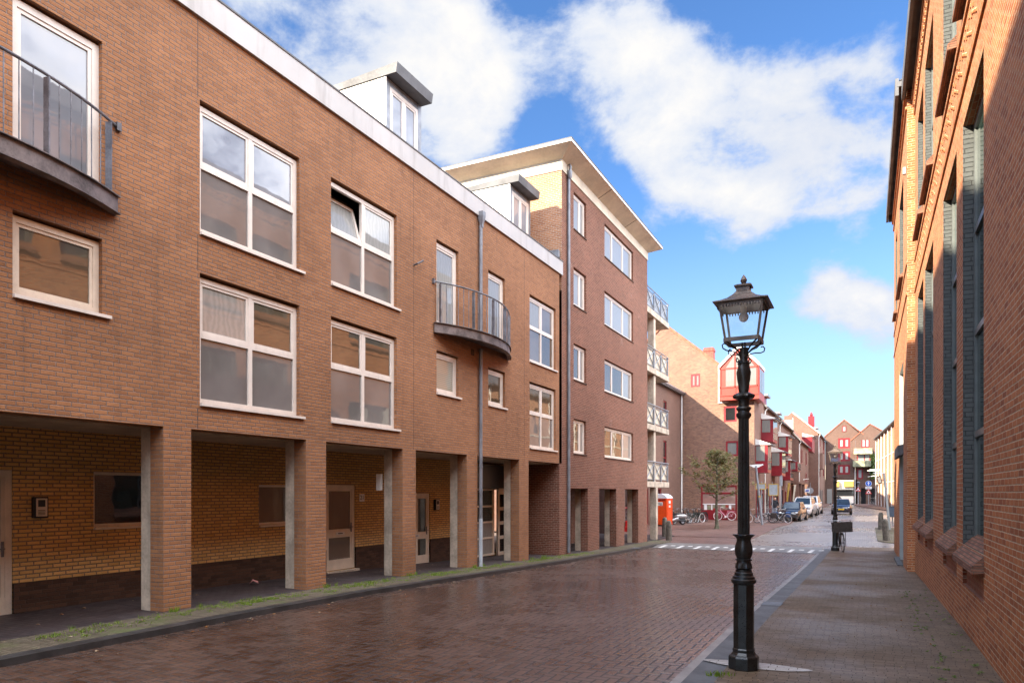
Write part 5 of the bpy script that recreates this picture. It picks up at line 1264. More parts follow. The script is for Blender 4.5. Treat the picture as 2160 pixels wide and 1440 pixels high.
gb = 'bicycles parked in front of the gable house'
place_bike(src, -12.75, 53.6, rad(250), rad(8), 'black bicycle wedged behind the scooter by the orange cabin', MM(f='black'), gb, -.05)
place_bike(src, -12.3, 54.2, rad(248), rad(7), 'bicycle with shiny white rimmed rear wheel right beside the scooter', MM(f='silver'), gb, -.05)
place_bike(src, -11.95, 55.0, rad(246), rad(8), 'dark green bicycle in the middle of the row by the gable house', MM(f='dark_green_frame'), gb, -.05)
place_bike(src, -11.7, 55.9, rad(245), rad(7), 'bicycle with pale tyres near the end of the row by the shop window', MM(f='dark_green_frame', t='tan_tyre'), gb, -.05)
place_bike(src, -11.6, 57.0, rad(250), rad(9), 'black bicycle last in the row, next to the red shop window', MM(f='black', h='black'), gb, -.05)
place_bike(src, -12.9, 56.6, rad(70), rad(6), 'maroon bicycle standing behind the scooter row with raised handlebar', MM(f='maroon_frame'), gb, -.05)
place_bike(src, -13.2, 55.4, rad(75), rad(5), 'black bicycle at the back by the white downpipe', MM(f='black'), gb, -.05)
place_bike(src, -12.55, 55.2, rad(252), rad(-5), 'black bicycle in the second line, between the scooter and the white downpipe', MM(f='black', h='black'), gb, -.05)
place_bike(src, -12.2, 56.0, rad(246), rad(6), 'black bicycle tucked behind the dark green one', MM(f='black', h='black'), gb, -.05)
place_bike(src, -12.0, 58.0, rad(240), rad(9), 'black bicycle against the wall beside the shop window frame', MM(f='black', h='black'), gb, -.05)
place_bike(src, -13.35, 54.2, rad(250), rad(5), 'black bicycle right behind the orange cabin with only its rear showing', MM(f='black', h='black'), gb, -.05)
src.location = (-10.35, 59.55, PZ(59.5) - .05); src.rotation_euler = (rad(8), 0, rad(180)); src['label'] = 'pink bicycle with white tyres leaning under the red shop window'; src['group'] = gb
for c in [c for c in bpy.data.objects if c.parent == src]:
    for o in [c] + [x for x in bpy.data.objects if x.parent == c]:
        for s_ in o.material_slots:
            mp_ = {'black_plastic': 'pink', 'rubber': 'tan_tyre', 'bright_metal': 'tan_tyre'}
            nm_ = s_.material.name
            if nm_ in mp_: s_.link = 'OBJECT'; s_.material = M[mp_[nm_]]
gr_ = 'bicycles parked at the kerb by the leaning lamp'
plainb = {'pink_paint': None}
def pb(x, y, rz, lean, label, f, t='rubber', h='chrome'):
    return place_bike(src, x, y, rz, lean, label, None, gr_, -.05), f, t, h
def recol(o, f, t, h):
    for c in [c for c in bpy.data.objects if c.parent == o]:
        for q in [c] + [x for x in bpy.data.objects if x.parent == c]:
            for s_ in q.material_slots:
                n = s_.material.name
                if n == 'pink_paint': s_.link = 'OBJECT'; s_.material = M[f]
                elif n == 'white_tyre':
                    s_.link = 'OBJECT'; s_.material = M[t] if q.name.startswith('wheel') or q.name.startswith('grip') else M[h]
for x, y, rz, ln, lab, f, t, h in ((-7.55, 56.6, 200, 6, 'bicycle with white tyres half hidden behind the near lamp shaft', 'grey_frame_paint', 'tan_tyre', 'chrome'),
                         (-6.9, 56.9, 185, -5, 'black bicycle with bag on its carrier behind the leaning lamp', 'black', 'rubber', 'chrome'),
                         (-6.35, 57.5, 200, 6, 'white framed bicycle just right of the leaning lamp', 'white_frame', 'rubber', 'chrome'),
                         (-6.0, 58.2, 190, -6, 'grey bicycle between the white bicycle and the blue panniers', 'grey_frame_paint', 'rubber', 'chrome'),
                         (-5.75, 57.3, 330, 6, 'bicycle with blue panniers and pale front tyre beside the dark hatchback', 'black', 'tan_tyre', 'chrome')):
    o = place_bike(src, x, y, rad(rz), rad(ln), lab, None, gr_, -.05); recol(o, f, t, h)
    if 'panniers' in lab or 'bag on' in lab:
        p = MB()
        for s_ in (-1, 1): p.box(-.80, -.40, s_ * .10 - .06, s_ * .10 + .10 * (s_ > 0) + .0 + .06 * (s_ < 0) * 0 + .06, .42, .80)
        po = p.build('pannier', 'bluebag' if 'blue' in lab else 'saddle', bevel=.03); po.parent = o
for x, y, rz, lab in ((.75, 128.5, 110, 'bicycle parked against the sunlit row below the climbing plant'), (1.1, 126.5, 100, 'second bicycle by the sunlit row, nearer the kerb')):
    o = place_bike(src, x, y, rad(rz), rad(6), lab, None, 'bicycles by the sunlit row', .02); recol(o, 'black', 'rubber', 'chrome')

# motor scooter with a silver tail
ms = root('motor_scooter', 'motor scooter with a shiny silver tail parked beside the orange cabin', 'scooter', (-12.65, 52.6, PZ(52.6) - .05))
ms.rotation_euler = (rad(6), 0, rad(215))
def lp(mb, name, mat, **k): o = mb.build(name, mat, **k); o.parent = ms; return o
b = MB(); ell(b, (-.42, 0, .62), (.50, .19, .20), 16, 10); b.tube([(-.2, 0, .45), (.25, 0, .30), (.45, 0, .45)], [.18, .12, .08], 10); lp(b, 'tail_fairing', 'silver', smooth=True)
b = MB(); ell(b, (-.30, 0, .80), (.42, .15, .08), 14, 8); lp(b, 'seat', 'saddle', smooth=True)
b = MB(); b.prism([(.42, -.2, .35), (.42, .2, .35), (.58, .16, .98), (.58, -.16, .98)], (.06, 0, 0)); b.tube([(.60, 0, .95), (.66, 0, .33)], .05, 8); lp(b, 'leg_shield', 'black')
b = MB(); b.tube([(.50, -.34, 1.06), (.58, -.15, 1.05), (.60, 0, 1.02), (.58, .15, 1.05), (.50, .34, 1.06)], .022, 6); ell(b, (.64, 0, 1.0), (.09, .11, .09)); lp(b, 'handlebar', 'black', smooth=True)
for x in (.68, -.52):
    b = MB(); b.torus((x, 0, .22), (0, 1, 0), .17, .055, 18, 8); wo = lp(b, 'wheel', 'rubber', smooth=True)
    c = MB(); c.tube([(x, -.05, .22), (x, .05, .22)], .12, 14); co = c.build('rim', 'silver'); co.parent = wo
b = MB(); b.box(-.70, -.1, -.13, .13, .26, .46); b.tube([(-.75, .15, .30), (-.2, .15, .28)], .05, 8); lp(b, 'engine', 'black', bevel=.03)

# ---------------------------------------------------------------- portable toilet
pt = root('portable_toilet', 'bright orange portable toilet cabin with a pale translucent roof', 'portable toilet', (-13.4, 51.4, PZ(51) - .05))
pt.rotation_euler = (0, 0, rad(-6))
def lq(mb, name, mat, par=None, **k): o = mb.build(name, mat, **k); o.parent = par or pt; return o
b = MB(); b.box(-.58, .58, -.58, .58, .08, 2.02); bo = lq(b, 'cabin', 'toilet', bevel=.03)
for s_ in (-1, 1):
    pass
b = MB()
for x in (-.56, .50): b.box(x, x + .07, -.61, -.57, .08, 2.05); b.box(.57, .61, x, x + .07, .08, 2.05)
for z in (.35, .75, 1.15): b.box(.58, .60, -.40, .40, z, z + .28); 
b.box(-.40, .40, -.60, -.58, .25, 1.80); b.build('moulded_rib', 'toilet').parent = bo
b = MB(); b.box(-.50, .50, -.53, .53, -.0, .08); lq(b, 'skid', 'black')
b = MB(); pts = [(-.62, 2.0), (-.6, 2.14), (-.42, 2.26), (-.24, 2.33), (-.08, 2.28), (.06, 2.34), (.26, 2.32), (.46, 2.22), (.60, 2.10), (.62, 2.0)]
b.prism([(x, -.62, z) for x, z in pts], (0, 1.24, 0)); lq(b, 'roof', 'toilet_roof')
b = MB(); b.box(-.20, .30, -.612, -.601, 1.48, 1.74); so_ = lq(b, 'sign', 'sticker')
b = MB(); b.box(-.14, -.02, -.616, -.6125, 1.60, 1.66); b.box(.0, .24, -.616, -.6125, 1.60, 1.65); b.box(.12, .22, -.616, -.6125, 1.51, 1.56); b.build('sign_mark', 'ink').parent = so_
b = MB(); b.box(.601, .612, -.22, .18, 1.62, 1.84); b.box(.601, .612, -.18, .14, 1.34, 1.50); lq(b, 'sticker', 'sticker')
b = MB(); b.box(-.5, .5, -.63, -.60, 1.86, 1.92); lq(b, 'vent', 'red_paint')

# ---------------------------------------------------------------- bollards, bin, signs and lamps
def bollard(label, x, y, h=1.0, lean=0.0):
    r = bollard.src
    if r is None:
        m = MB(); m.lathe([(.17, 0), (.165, .05), (.16, .4), (.150, .78), (.135, .90), (.10, .97), (.05, 1.0)], 0, 0, 10)
        r = m.build('bollard', 'stone', smooth=True); bollard.src = r; o = r
    else: o = r.copy(); col.objects.link(o)
    o.location = (x, y, PZ(y) - .06); o.scale = (1, 1, h); o.rotation_euler = (0, lean, 0); tag(o, label, 'bollard', 'stone bollards'); return o
bollard.src = None
bollard('stone bollard with rounded top nearest the warehouse corner, leaning slightly', .93, 42.1, 1.14, rad(-4))
bollard('mossy stone bollard farther out beside the leaning pole', .83, 52.3, 1.12)
bollard('weathered grey bollard nearer the road than its twin by the balcony column', -9.37, 37.4, 1.05)
bollard('weathered grey bollard close behind the concrete balcony column', -10.15, 39.6, 1.15)
def post(name, label, cat, x, y, h, r=.035, lean=(0, 0), group=None, mat='pipe'):
    o = root(name, label, cat, (x, y, PZ(y) - .05), group); m = MB(); m.tube([(x, y, PZ(y) - .05), (x + lean[0], y + lean[1], PZ(y) + h)], [r * 1.15, r], 8); m.build('post', mat, o, smooth=True); return o
def plate(par, name, mat, x, y, z0, z1, w, th=.02): m = MB(); m.box(x - w / 2, x + w / 2, y - th / 2, y + th / 2, z0, z1); return m.build(name, mat, par)
def zat(u, v, x, y): d = -x * SA + y * CA; return CH - (v - V0) * d / F
# leaning modern lamp by the bicycles
x, y = -6.79, 54.43
ml = post('street_lamp', 'modern grey street lamp leaning over the parked bicycles', 'street lamp', x, y, 4.25, .075, (-.45, .1), mat='pipe')
m = MB(); m.box(-.1, .1, -.1, .1, -.03, .03); z = PZ(y) + 4.22; m = MB(); m.prism([(x - .95, y + .1, z + .10), (x + .0, y + .1, z + .16), (x + .05, y + .1, z + .10), (x - .35, y + .1, z - .10), (x - .65, y + .1, z - .08)], (0, .25, 0)); m.build('lamp_head', 'lamp_white', ml)
m = MB(); m.tube([(x - .21, y + .05, PZ(y) + 1.95), (x - .22, y + .05, PZ(y) + 2.08)], .09, 8); m.build('band', 'yellow', ml)
def framed_sign(label, u0, u1, v0, v1, upost, y, side=False):
    X0, zt = onY(u0, v0, y); X1, zb = onY(u1, v1, y); xp, _ = onY(upost, v1, y)
    o = post('road_sign', label, 'road sign', xp, y, zt - PZ(y) + .15, .04, group='signs seen from behind'); xm = (X0 + X1) / 2
    p = plate(o, 'panel', 'sign_back', xm, y - .05, zb, zt, X1 - X0 - .12); e = MB()
    for a, b, c, d in ((X0, X1, zt - .06, zt), (X0, X1, zb, zb + .06), (X0, X0 + .06, zb + .061, zt - .061), (X1 - .06, X1, zb + .061, zt - .061)): e.box(a, b, y - .075, y - .03, c, d)
    e.build('yellow_edge', 'yellow', o); return o
framed_sign('wide sign board seen from behind with yellow edge, left of two', 1594, 1616, 1019, 1032, 1606, 57.5)
framed_sign('tall sign board seen from behind with yellow edge beside the white pole', 1621, 1642, 1020, 1045, 1629, 60.0)
o = post('sign_post', 'narrow grey post with a blue sign seen edge on near the walking man', 'sign post', *(onY(1648, 1085, 62.0)[0], 62.0), 3.6, .04); x = onY(1648, 1085, 62.0)[0]; plate(o, 'panel', 'sign_back', x, 61.95, PZ(62) + 2.7, PZ(62) + 3.5, .22)
for lab, u, y, mt_ in (('tall leaning yellow banner pole behind the dark hatchback', 1659, 70, 'yellow'), ('tall leaning pale pole with reddish edge behind the dark hatchback', 1672, 76, 'cream')):
    x, zt = onY(u + 2.5, 1018 if mt_ == 'yellow' else 1022, y); o = post('banner_pole', lab, 'pole', x - .15, y, zt - PZ(y), .05, (.25, 0), mat=mt_); m = MB(); m.prism([(x - .12, y - .03, PZ(y) + 1.2), (x + .02, y - .03, PZ(y) + 1.2), (x + .22, y - .03, zt), (x + .02, y - .03, zt)], (0, .05, 0)); m.build('banner', mt_, o)
x, zt = onY(1703, 1030, 100.0); o = post('road_sign', 'small white and blue sign on a post before the far terrace', 'road sign', x, 100, zt - PZ(100) + .3, .05); plate(o, 'panel', 'sign_white', x, 99.9, zt - .5, zt, .62); m = MB(); m.box(x - .2, x + .2, 99.86, 99.885, zt - .34, zt - .18); m.build('sign_mark', 'blue_sign', o)
x, zt = onY(1709, 1027, 102.0); o = post('road_sign', 'round grey sign seen from behind before the far terrace', 'road sign', x, 102, zt - PZ(102) + .6, .05); m = MB(); m.tube([(x, 101.9, zt - .45), (x, 101.95, zt - .45)], .42, 20); m.build('disc', 'sign_back', o)
# blue arrow sign with white plate and triangle
x, zt = onY(1832, 1014, 134.2); o = post('road_sign', 'blue round one way sign with white upward arrow above a red triangle', 'road sign', x, 134.2, zt - PZ(134) + .1, .05)
zc = zt - .42; m = MB(); m.tube([(x, 134.08, zc), (x, 134.12, zc)], .47, 28); d = m.build('disc', 'blue_sign', o); m = MB(); m.torus((x, 134.075, zc), (0, 1, 0), .45, .02, 28, 5); m.build('disc_edge', 'sign_white', d)
m = MB(); m.box(x - .06, x + .06, 134.05, 134.075, zc - .28, zc + .08); m.prism([(x - .2, 134.05, zc + .05), (x + .2, 134.05, zc + .05), (x, 134.05, zc + .33)], (0, .025, 0)); m.build('arrow', 'sign_white', d)
plate(o, 'plate', 'sign_white', x, 134.1, zc - .92, zc - .52, .95); m = MB(); m.box(x - .3, x + .3, 134.07, 134.09, zc - .76, zc - .66); m.build('plate_text', 'ink', o)
def triangle(o, x, y, zc, s=.5):
    m = MB(); m.prism([(x - s, y - .06, zc - s * .8), (x + s, y - .06, zc - s * .8), (x, y - .06, zc + s * .9)], (0, .03, 0)); t = m.build('triangle', 'sign_red', o)
    m = MB(); k = .62; m.prism([(x - s * k, y - .075, zc - s * .55), (x + s * k, y - .075, zc - s * .55), (x, y - .075, zc + s * .5)], (0, .012, 0)); m.build('triangle_face', 'sign_white', t)
    m = MB(); m.box(x - .1, x + .1, y - .085, y - .076, zc - s * .45, zc - s * .05); m.build('triangle_symbol', 'ink', t)
triangle(o, x, 134.1, zc - 1.35)
x, zt = onY(1810, 1027, 136.0); o = post('road_sign', 'red warning triangle on a short post left of the blue arrow', 'road sign', x, 136, 3.2, .05); triangle(o, x, 136, zt - .35, .45)
x, zt = onY(1810.5, 1016, 136.6); o = post('street_lamp', 'small dark hexagonal lantern on a thin post by the passage', 'street lamp', x, 136.6, zt - PZ(136) - .2, .07, mat='roof_grey'); m = MB(); m.lathe([(.08, zt - .5), (.3, zt - .15), (.32, zt - .1), (.1, zt + .1)], x, 136.6, 6); m.build('lamp_head', 'roof_grey', o)
# leaning pole with sign box and lamp arm (right)
x, y = 1.34, 52.0; o = post('street_lamp', 'pale leaning lamp pole with a tilted brown sign box by the bollards', 'street lamp', x, y, zat(1868, 997, x - .3, y) - PZ(y), .07, (-.33, 0), mat='light_frame'); zt = zat(1868, 997, x - .3, y)
m = MB(); m.box(x - .95, x - .30, y - .08, y + .08, zt - .04, zt + .03); m.build('lamp_head', 'lamp_white', o)
m = MB(); zc = zat(1859, 1012, x - .6, y); m.prism([(x - .78, y - .1, zc + .22), (x - .52, y - .1, zc + .30), (x - .42, y - .1, zc - .2), (x - .66, y - .1, zc - .28)], (0, .2, 0)); sb = m.build('sign_box', 'wood_brown', o); m = MB(); m.prism([(x - .73, y - .115, zc + .15), (x - .57, y - .115, zc + .21), (x - .48, y - .115, zc - .14), (x - .63, y - .115, zc - .2)], (0, .012, 0)); m.build('sign_face', 'cream', sb); m = MB(); m.box(x - .5, x - .26, y - .02, y + .02, zc - .02, zc + .02); m.build('bracket', 'roof_grey', o)
x, y = 1.62, 56.5; o = root('waste_bin', 'slim blue grey waste bin on a post beside the warehouse corner', 'waste bin', (x, y, PZ(y))); m = MB(); m.box(x - .22, x + .25, y - .2, y + .2, PZ(y) + .55, PZ(y) + 1.25); m.build('bin', plain('bin_blue_grey', (.08, .11, .15), .5), o, bevel=.03); m = MB(); m.box(x - .24, x + .27, y - .22, y + .22, PZ(y) + 1.26, PZ(y) + 1.3); m.build('lid', 'roof_grey', o); m = MB(); m.tube([(x, y, PZ(y) - .05), (x, y, PZ(y) + .56)], .04, 8); m.build('post', 'light_frame', o)
for lab, u, v, y in (('white lamp head on a wall arm above the far terrace pavement', 1697, 1012, 98.0), ('white lamp head reaching over the street by the blue arrow sign', 1838, 1005, 128.0)):
    x, z = onY(u, v, y); o = root('wall_lamp', lab, 'wall lamp', (x, y, z)); m = MB(); m.prism([(x - .55, y, z - .05), (x + .5, y, z + .12), (x + .5, y, z + .2), (x - .5, y, z + .08)], (0, .25, 0)); m.build('lamp_head', 'lamp_white', o); m = MB(); xe = SX if u < 1750 else x + 2.6; m.tube([(x + (-.5 if u < 1750 else .4), y + .12, z + .05), (xe, y + .12, z + .25)], .03, 6); m.build('arm', 'lamp_white', o)
# red steps and frame at the annexe shop
x, y = -13.3, 44.5; o = root('red_step', 'small red steps in front of the annexe seen through the arcade', 'steps', (x, y, PZ(y) - .05)); m = MB(); m.box(x - .6, x + .5, y - .3, y + .3, PZ(y) - .06, PZ(y) + .62); m.box(x - .6, x + .5, y - .7, y - .301, PZ(y) - .06, PZ(y) + .25); m.build('step', plain('bright_red', (.55, .02, .02), .4), o)
# drain gratings
for lab, x, y in (('iron drain grating set into the kerb beyond the near lamp', RK + .15, 13.6), ('small iron grating in the left kerb before the speed hump', LK + .02, 29.8)):
    z = PZ(y) + (-.018 if x > -5 else .002)
    o = root('drain_grating', lab, 'drain', (x, y, z)); m = MB(); m.box(x - .17, x + .17, y - .22, y + .22, z, z + .004); m.build('plate', 'ink', o); m = MB(); [m.box(x - .16, x + .16, y - .2 + k * .057, y - .175 + k * .057, z + .0042, z + .012) for k in range(8)]; m.build('bar', 'pipe', o)

# ---------------------------------------------------------------- cars
def car(label, paint, loc, heading, L=4.0, W=1.74, H=1.47, suv=False, name='parked_car', group=None):
    r = root(name, label, 'car', loc, group); r.rotation_euler = (0, 0, heading)
    h = L / 2; g0 = .20 if not suv else .26; hb = .93 if not suv else 1.05; w = W / 2
    # body sections front to rear: x, half width, bottom, shoulder, top
    S = [(h, w * .62, g0 + .12, .50, .58), (h - .12, w * .86, g0 + .02, .56, .68), (h - .45, w * .97, g0, .66, .80 if not suv else .95), (h - 1.05, w, g0, .74, hb), (h - 1.3, w, g0, .76, hb + .02), (-h + 1.2, w, g0, .80, hb + .06), (-h + .5, w * .98, g0, .80, hb + .05), (-h + .1, w * .9, g0 + .05, .78, hb - .02), (-h, w * .75, g0 + .15, .70, hb - .15)]
    m = MB(); vs = []; fs = []
    for x, ww, z0, zs, zt in S:
        vs += [(x, -ww * .92, z0), (x, -ww, (z0 + zs) / 2), (x, -ww * .985, zs), (x, -ww * .86, zt), (x, 0, zt + .035), (x, ww * .86, zt), (x, ww * .985, zs), (x, ww, (z0 + zs) / 2), (x, ww * .92, z0)]
    n = 9
    for i in range(len(S) - 1):
        for k in range(n): fs.append((i * n + k, i * n + (k + 1) % n, (i + 1) * n + (k + 1) % n, (i + 1) * n + k))
    fs += [tuple(range(n)), tuple((len(S) - 1) * n + k for k in range(n))[::-1]]
    m._add(vs, fs)
    # cabin
    a = [(h - 1.12, w * .84, hb), (h - 1.85, w * .66, H - .03), (-h + .85, w * .66, H - .01), (-h + .28, w * .80, hb + .03)]
    c = []
    for x, ww, z in a: c += [(x, -ww, z), (x, ww, z)]
    mid = [((h - 1.85), H + .0), (-h + .85, H + .01)]
    m._add(c, [(0, 2, 3, 1), (2, 4, 5, 3), (4, 6, 7, 5), (0, 6, 4, 2), (1, 3, 5, 7), (0, 1, 7, 6)])
    def P(mb, name, mat, par=None, **k): o = mb.build(name, mat, **k); o.parent = par or r; return o
    P(m, 'body', paint, smooth=True)
    def lerp(p, q, t): return tuple(p[i] + (q[i] - p[i]) * t for i in range(3))
    def panel(mb, A, B, C, D, off, i0=.06, i1=.08):
        q = [lerp(lerp(A, B, s), lerp(D, C, s), t) for s, t in ((i0, i1), (1 - i0, i1), (1 - i0, 1 - i1), (i0, 1 - i1))]
        mb.poly([tuple(Vector(p) + Vector(off)) for p in q])
    g_ = MB(); panel(g_, c[0], c[1], c[3], c[2], (.012, 0, .01)); P(g_, 'windscreen', 'car_glass')
    g_ = MB(); panel(g_, c[7], c[6], c[4], c[5], (-.012, 0, .01)); P(g_, 'rear_window', 'car_glass')
    for s in (0, 1):
        g_ = MB(); A, B, C, D = c[0 + s], c[6 + s], c[4 + s], c[2 + s]
        o_ = (0, -.012 if s == 0 else .012, .004)
        panel(g_, A, lerp(A, B, .53), lerp(D, C, .5), D, o_, .07, .10); panel(g_, lerp(A, B, .55), B, C, lerp(D, C, .53), o_, .05, .10); P(g_, 'side_window', 'car_glass')
        sy = -1 if s == 0 else 1
        q = MB(); ell(q, (h - .20, sy * w * .70, .66 if not suv else .80), (.16, .17, .085)); P(q, 'headlight', 'chrome', smooth=True)
        q = MB(); ell(q, (h - 1.32, sy * (w + .10), hb + .06), (.08, .11, .07)); P(q, 'mirror', paint, smooth=True)
        q = MB(); q.box(-h + .0, -h + .14, sy * w * .72 - .12, sy * w * .72 + .12, .70, .90); P(q, 'tail_light', 'sign_red')
        for x in (h - .78, -h + .72):
            q = MB(); R_ = .31 if not suv else .35
            q.tube([(x, sy * (w - .20), R_), (x, sy * (w + .012), R_)], R_, 22); wo = P(q, 'wheel', 'rubber', smooth=True)
            q = MB(); q.tube([(x, sy * (w + .008), R_), (x, sy * (w + .02), R_)], R_ * .62, 10); P(q, 'rim', 'silver', wo)
    q = MB(); q.box(h - .06, h + .012, -w * .45, w * .45, .30, .42); q.box(h - .05, h + .015, -w * .40, w * .40, .545, .60); P(q, 'grille', 'black', bevel=.02)
    q = MB(); q.box(h + .002, h + .02, -.26, .26, .44, .545); P(q, 'number_plate', 'plate')
    if suv: q = MB(); [q.box(-h + .9, h - 1.9, sy * w * .58 - .02, sy * w * .58 + .02, H, H + .05) for sy in (-1, 1)]; P(q, 'roof_rail', 'silver')
    return r
def road_z(y): return PZ(y) - .085
car('dark brown hatchback with yellow plate parked first in the row by the bicycles', 'car_dark', (-5.35, 61.6, road_z(61.6)), rad(-96), 4.0, 1.74, 1.50, group='cars parked on the left side')
car('white sport utility car with roof rails parked right behind the dark hatchback', 'car_white', (-5.0, 68.4, road_z(68.4)), rad(-94), 4.4, 1.84, 1.72, True, group='cars parked on the left side')
car('white car mostly hidden behind the white sport utility car', 'car_white', (-4.9, 75.5, road_z(75.5)), rad(-93), 4.5, 1.84, 1.75, True, group='cars parked on the left side')
car('dark navy hatchback with yellow plate driving towards the viewer behind the farther lamp', 'car_navy', (-2.15, 76.0, road_z(76)), rad(-90), 4.0, 1.76, 1.46, name='moving_car')

# ---------------------------------------------------------------- people
def person(label, loc, rz, J, mats, scale=1.0):
    """one skinned body; J = joints (name, parent, position, radius)"""
    names = [j[0] for j in J]; me = bpy.data.meshes.new('person')
    vs = [Vector(j[2]) for j in J]; es = [(names.index(j[1]), i) for i, j in enumerate(J) if j[1]]; rs = [j[3] for j in J]
    for sd in ('l', 'r'):                                # palm with four fingers and a thumb
        w_, e_ = vs[names.index('hand_' + sd)], vs[names.index('elbow_' + sd)]
        d = (w_ - e_).normalized(); side = d.cross(Vector((0, 1, 0))).normalized() if abs(d.y) < .9 else Vector((1, 0, 0))
        iw = names.index('hand_' + sd)
        vs.append(w_ + d * .07); rs.append(.028); ip = len(vs) - 1; es.append((iw, ip))
        for k, (o_, ln) in enumerate(((-.03, .055), (-.01, .068), (.01, .064), (.03, .05))):
            vs.append(vs[ip] + side * o_ + d * ln * .6); rs.append(.010); a = len(vs) - 1; es.append((ip, a))
            vs.append(vs[a] + d * ln * .5 + Vector((0, 0, -.01))); rs.append(.008); es.append((a, len(vs) - 1))
        vs.append(w_ + side * -.045 + d * .045); rs.append(.011); es.append((iw, len(vs) - 1))
    me.from_pydata(vs, es, []); o = bpy.data.objects.new('person', me); col.objects.link(o)
    sk = o.modifiers.new('skin', 'SKIN'); sk.use_smooth_shade = True
    for i, v in enumerate(me.skin_vertices[0].data): v.radius = (rs[i], rs[i]); v.use_root = i == 0
    sb = o.modifiers.new('sub', 'SUBSURF'); sb.levels = 1; sb.render_levels = 1
    bpy.context.view_layer.update()
    nm = bpy.data.meshes.new_from_object(o.evaluated_get(bpy.context.evaluated_depsgraph_get()))
    o.modifiers.clear(); o.data = nm; nm.materials.clear()
    for m in mats: nm.materials.append(M[m])             # skin, jacket, trousers, shoes, hair
    neck = Vector(J[names.index('neck')][2]).z; hip = Vector(J[0][2]).z; hd = Vector(J[names.index('head')][2])
    hl, hr = vs[names.index('hand_l')], vs[names.index('hand_r')]
    for p in nm.polygons:
        c = p.center
        if min((c - hl).length, (c - hr).length) < .14 and c.z < neck: k = 0
        elif c.z > neck + .02: k = 4 if (c.z > hd.z + .05 or c.x < hd.x - .03) else 0
        elif c.z > hip - .04: k = 1
        elif c.z > .12: k = 2
        else: k = 3
        p.material_index = k; p.use_smooth = True
    o.location = loc; o.rotation_euler = (0, 0, rz); o.scale = (scale,) * 3
    tag(o, label, 'person'); return o
walk = [('hip', None, (0, 0, .95), .14), ('waist', 'hip', (0, 0, 1.10), .14), ('chest', 'waist', (.02, 0, 1.34), .17), ('neck', 'chest', (.03, 0, 1.50), .065), ('head', 'neck', (.05, 0, 1.64), .095), ('crown', 'head', (.04, 0, 1.72), .075), ('nose', 'head', (.14, 0, 1.62), .02), ('ear_l', 'head', (.04, .09, 1.63), .02), ('ear_r', 'head', (.04, -.09, 1.63), .02),
        ('sh_l', 'chest', (.02, .18, 1.42), .075), ('elbow_l', 'sh_l', (-.08, .26, 1.15), .055), ('hand_l', 'elbow_l', (.04, .25, .92), .035), ('sh_r', 'chest', (.02, -.18, 1.42), .075), ('elbow_r', 'sh_r', (.02, -.27, 1.14), .055), ('hand_r', 'elbow_r', (.18, -.24, .95), .035),
        ('thigh_l', 'hip', (.02, .10, .88), .10), ('knee_l', 'thigh_l', (.16, .10, .50), .07), ('ankle_l', 'knee_l', (.12, .10, .10), .045), ('toe_l', 'ankle_l', (.28, .11, .05), .04),
        ('thigh_r', 'hip', (0, -.10, .88), .10), ('knee_r', 'thigh_r', (-.02, -.10, .49), .07), ('ankle_r', 'knee_r', (-.24, -.10, .14), .045), ('toe_r', 'ankle_r', (-.12, -.11, .05), .04)]
person('person in a dark jacket and pale jeans walking behind the parked bicycles', (-6.75, 62.0, PZ(62)), rad(-80), walk, ('skin', 'jacket', 'jeans', 'black', 'hair'), 1.02)
ride = [('hip', None, (-.2, 0, 1.0), .14), ('waist', 'hip', (-.12, 0, 1.15), .14), ('chest', 'waist', (.0, 0, 1.38), .17), ('neck', 'chest', (.06, 0, 1.53), .065), ('head', 'neck', (.10, 0, 1.66), .095), ('crown', 'head', (.09, 0, 1.74), .075), ('nose', 'head', (.19, 0, 1.64), .02), ('ear_l', 'head', (.09, .09, 1.65), .02), ('ear_r', 'head', (.09, -.09, 1.65), .02),
        ('sh_l', 'chest', (.02, .19, 1.45), .075), ('elbow_l', 'sh_l', (.06, .33, 1.22), .055), ('hand_l', 'elbow_l', (.16, .29, 1.08), .035), ('sh_r', 'chest', (.02, -.19, 1.45), .075), ('elbow_r', 'sh_r', (.06, -.33, 1.22), .055), ('hand_r', 'elbow_r', (.16, -.29, 1.08), .035),
        ('thigh_l', 'hip', (-.1, .10, .95), .10), ('knee_l', 'thigh_l', (.22, .12, .78), .07), ('ankle_l', 'knee_l', (.08, .12, .40), .045), ('toe_l', 'ankle_l', (.2, .12, .34), .04),
        ('thigh_r', 'hip', (-.1, -.10, .95), .10), ('knee_r', 'thigh_r', (.16, -.12, .6), .07), ('ankle_r', 'knee_r', (-.10, -.12, .24), .045), ('toe_r', 'ankle_r', (.04, -.12, .2), .04)]
cy = 100.0; cxp = onY(1768.5, 1050, cy)[0]
person('person in dark clothes riding a bicycle towards the passage behind the moving car', (cxp, cy, PZ(cy) - .06), rad(90), ride, ('skin', 'jacket', 'jacket', 'black', 'hair'))
o = place_bike(src, cxp, cy, rad(90), 0, 'bicycle ridden by the person in dark clothes behind the moving car', None, 'parked bicycles', -.08); recol(o, 'black', 'rubber', 'chrome'); del o['group']

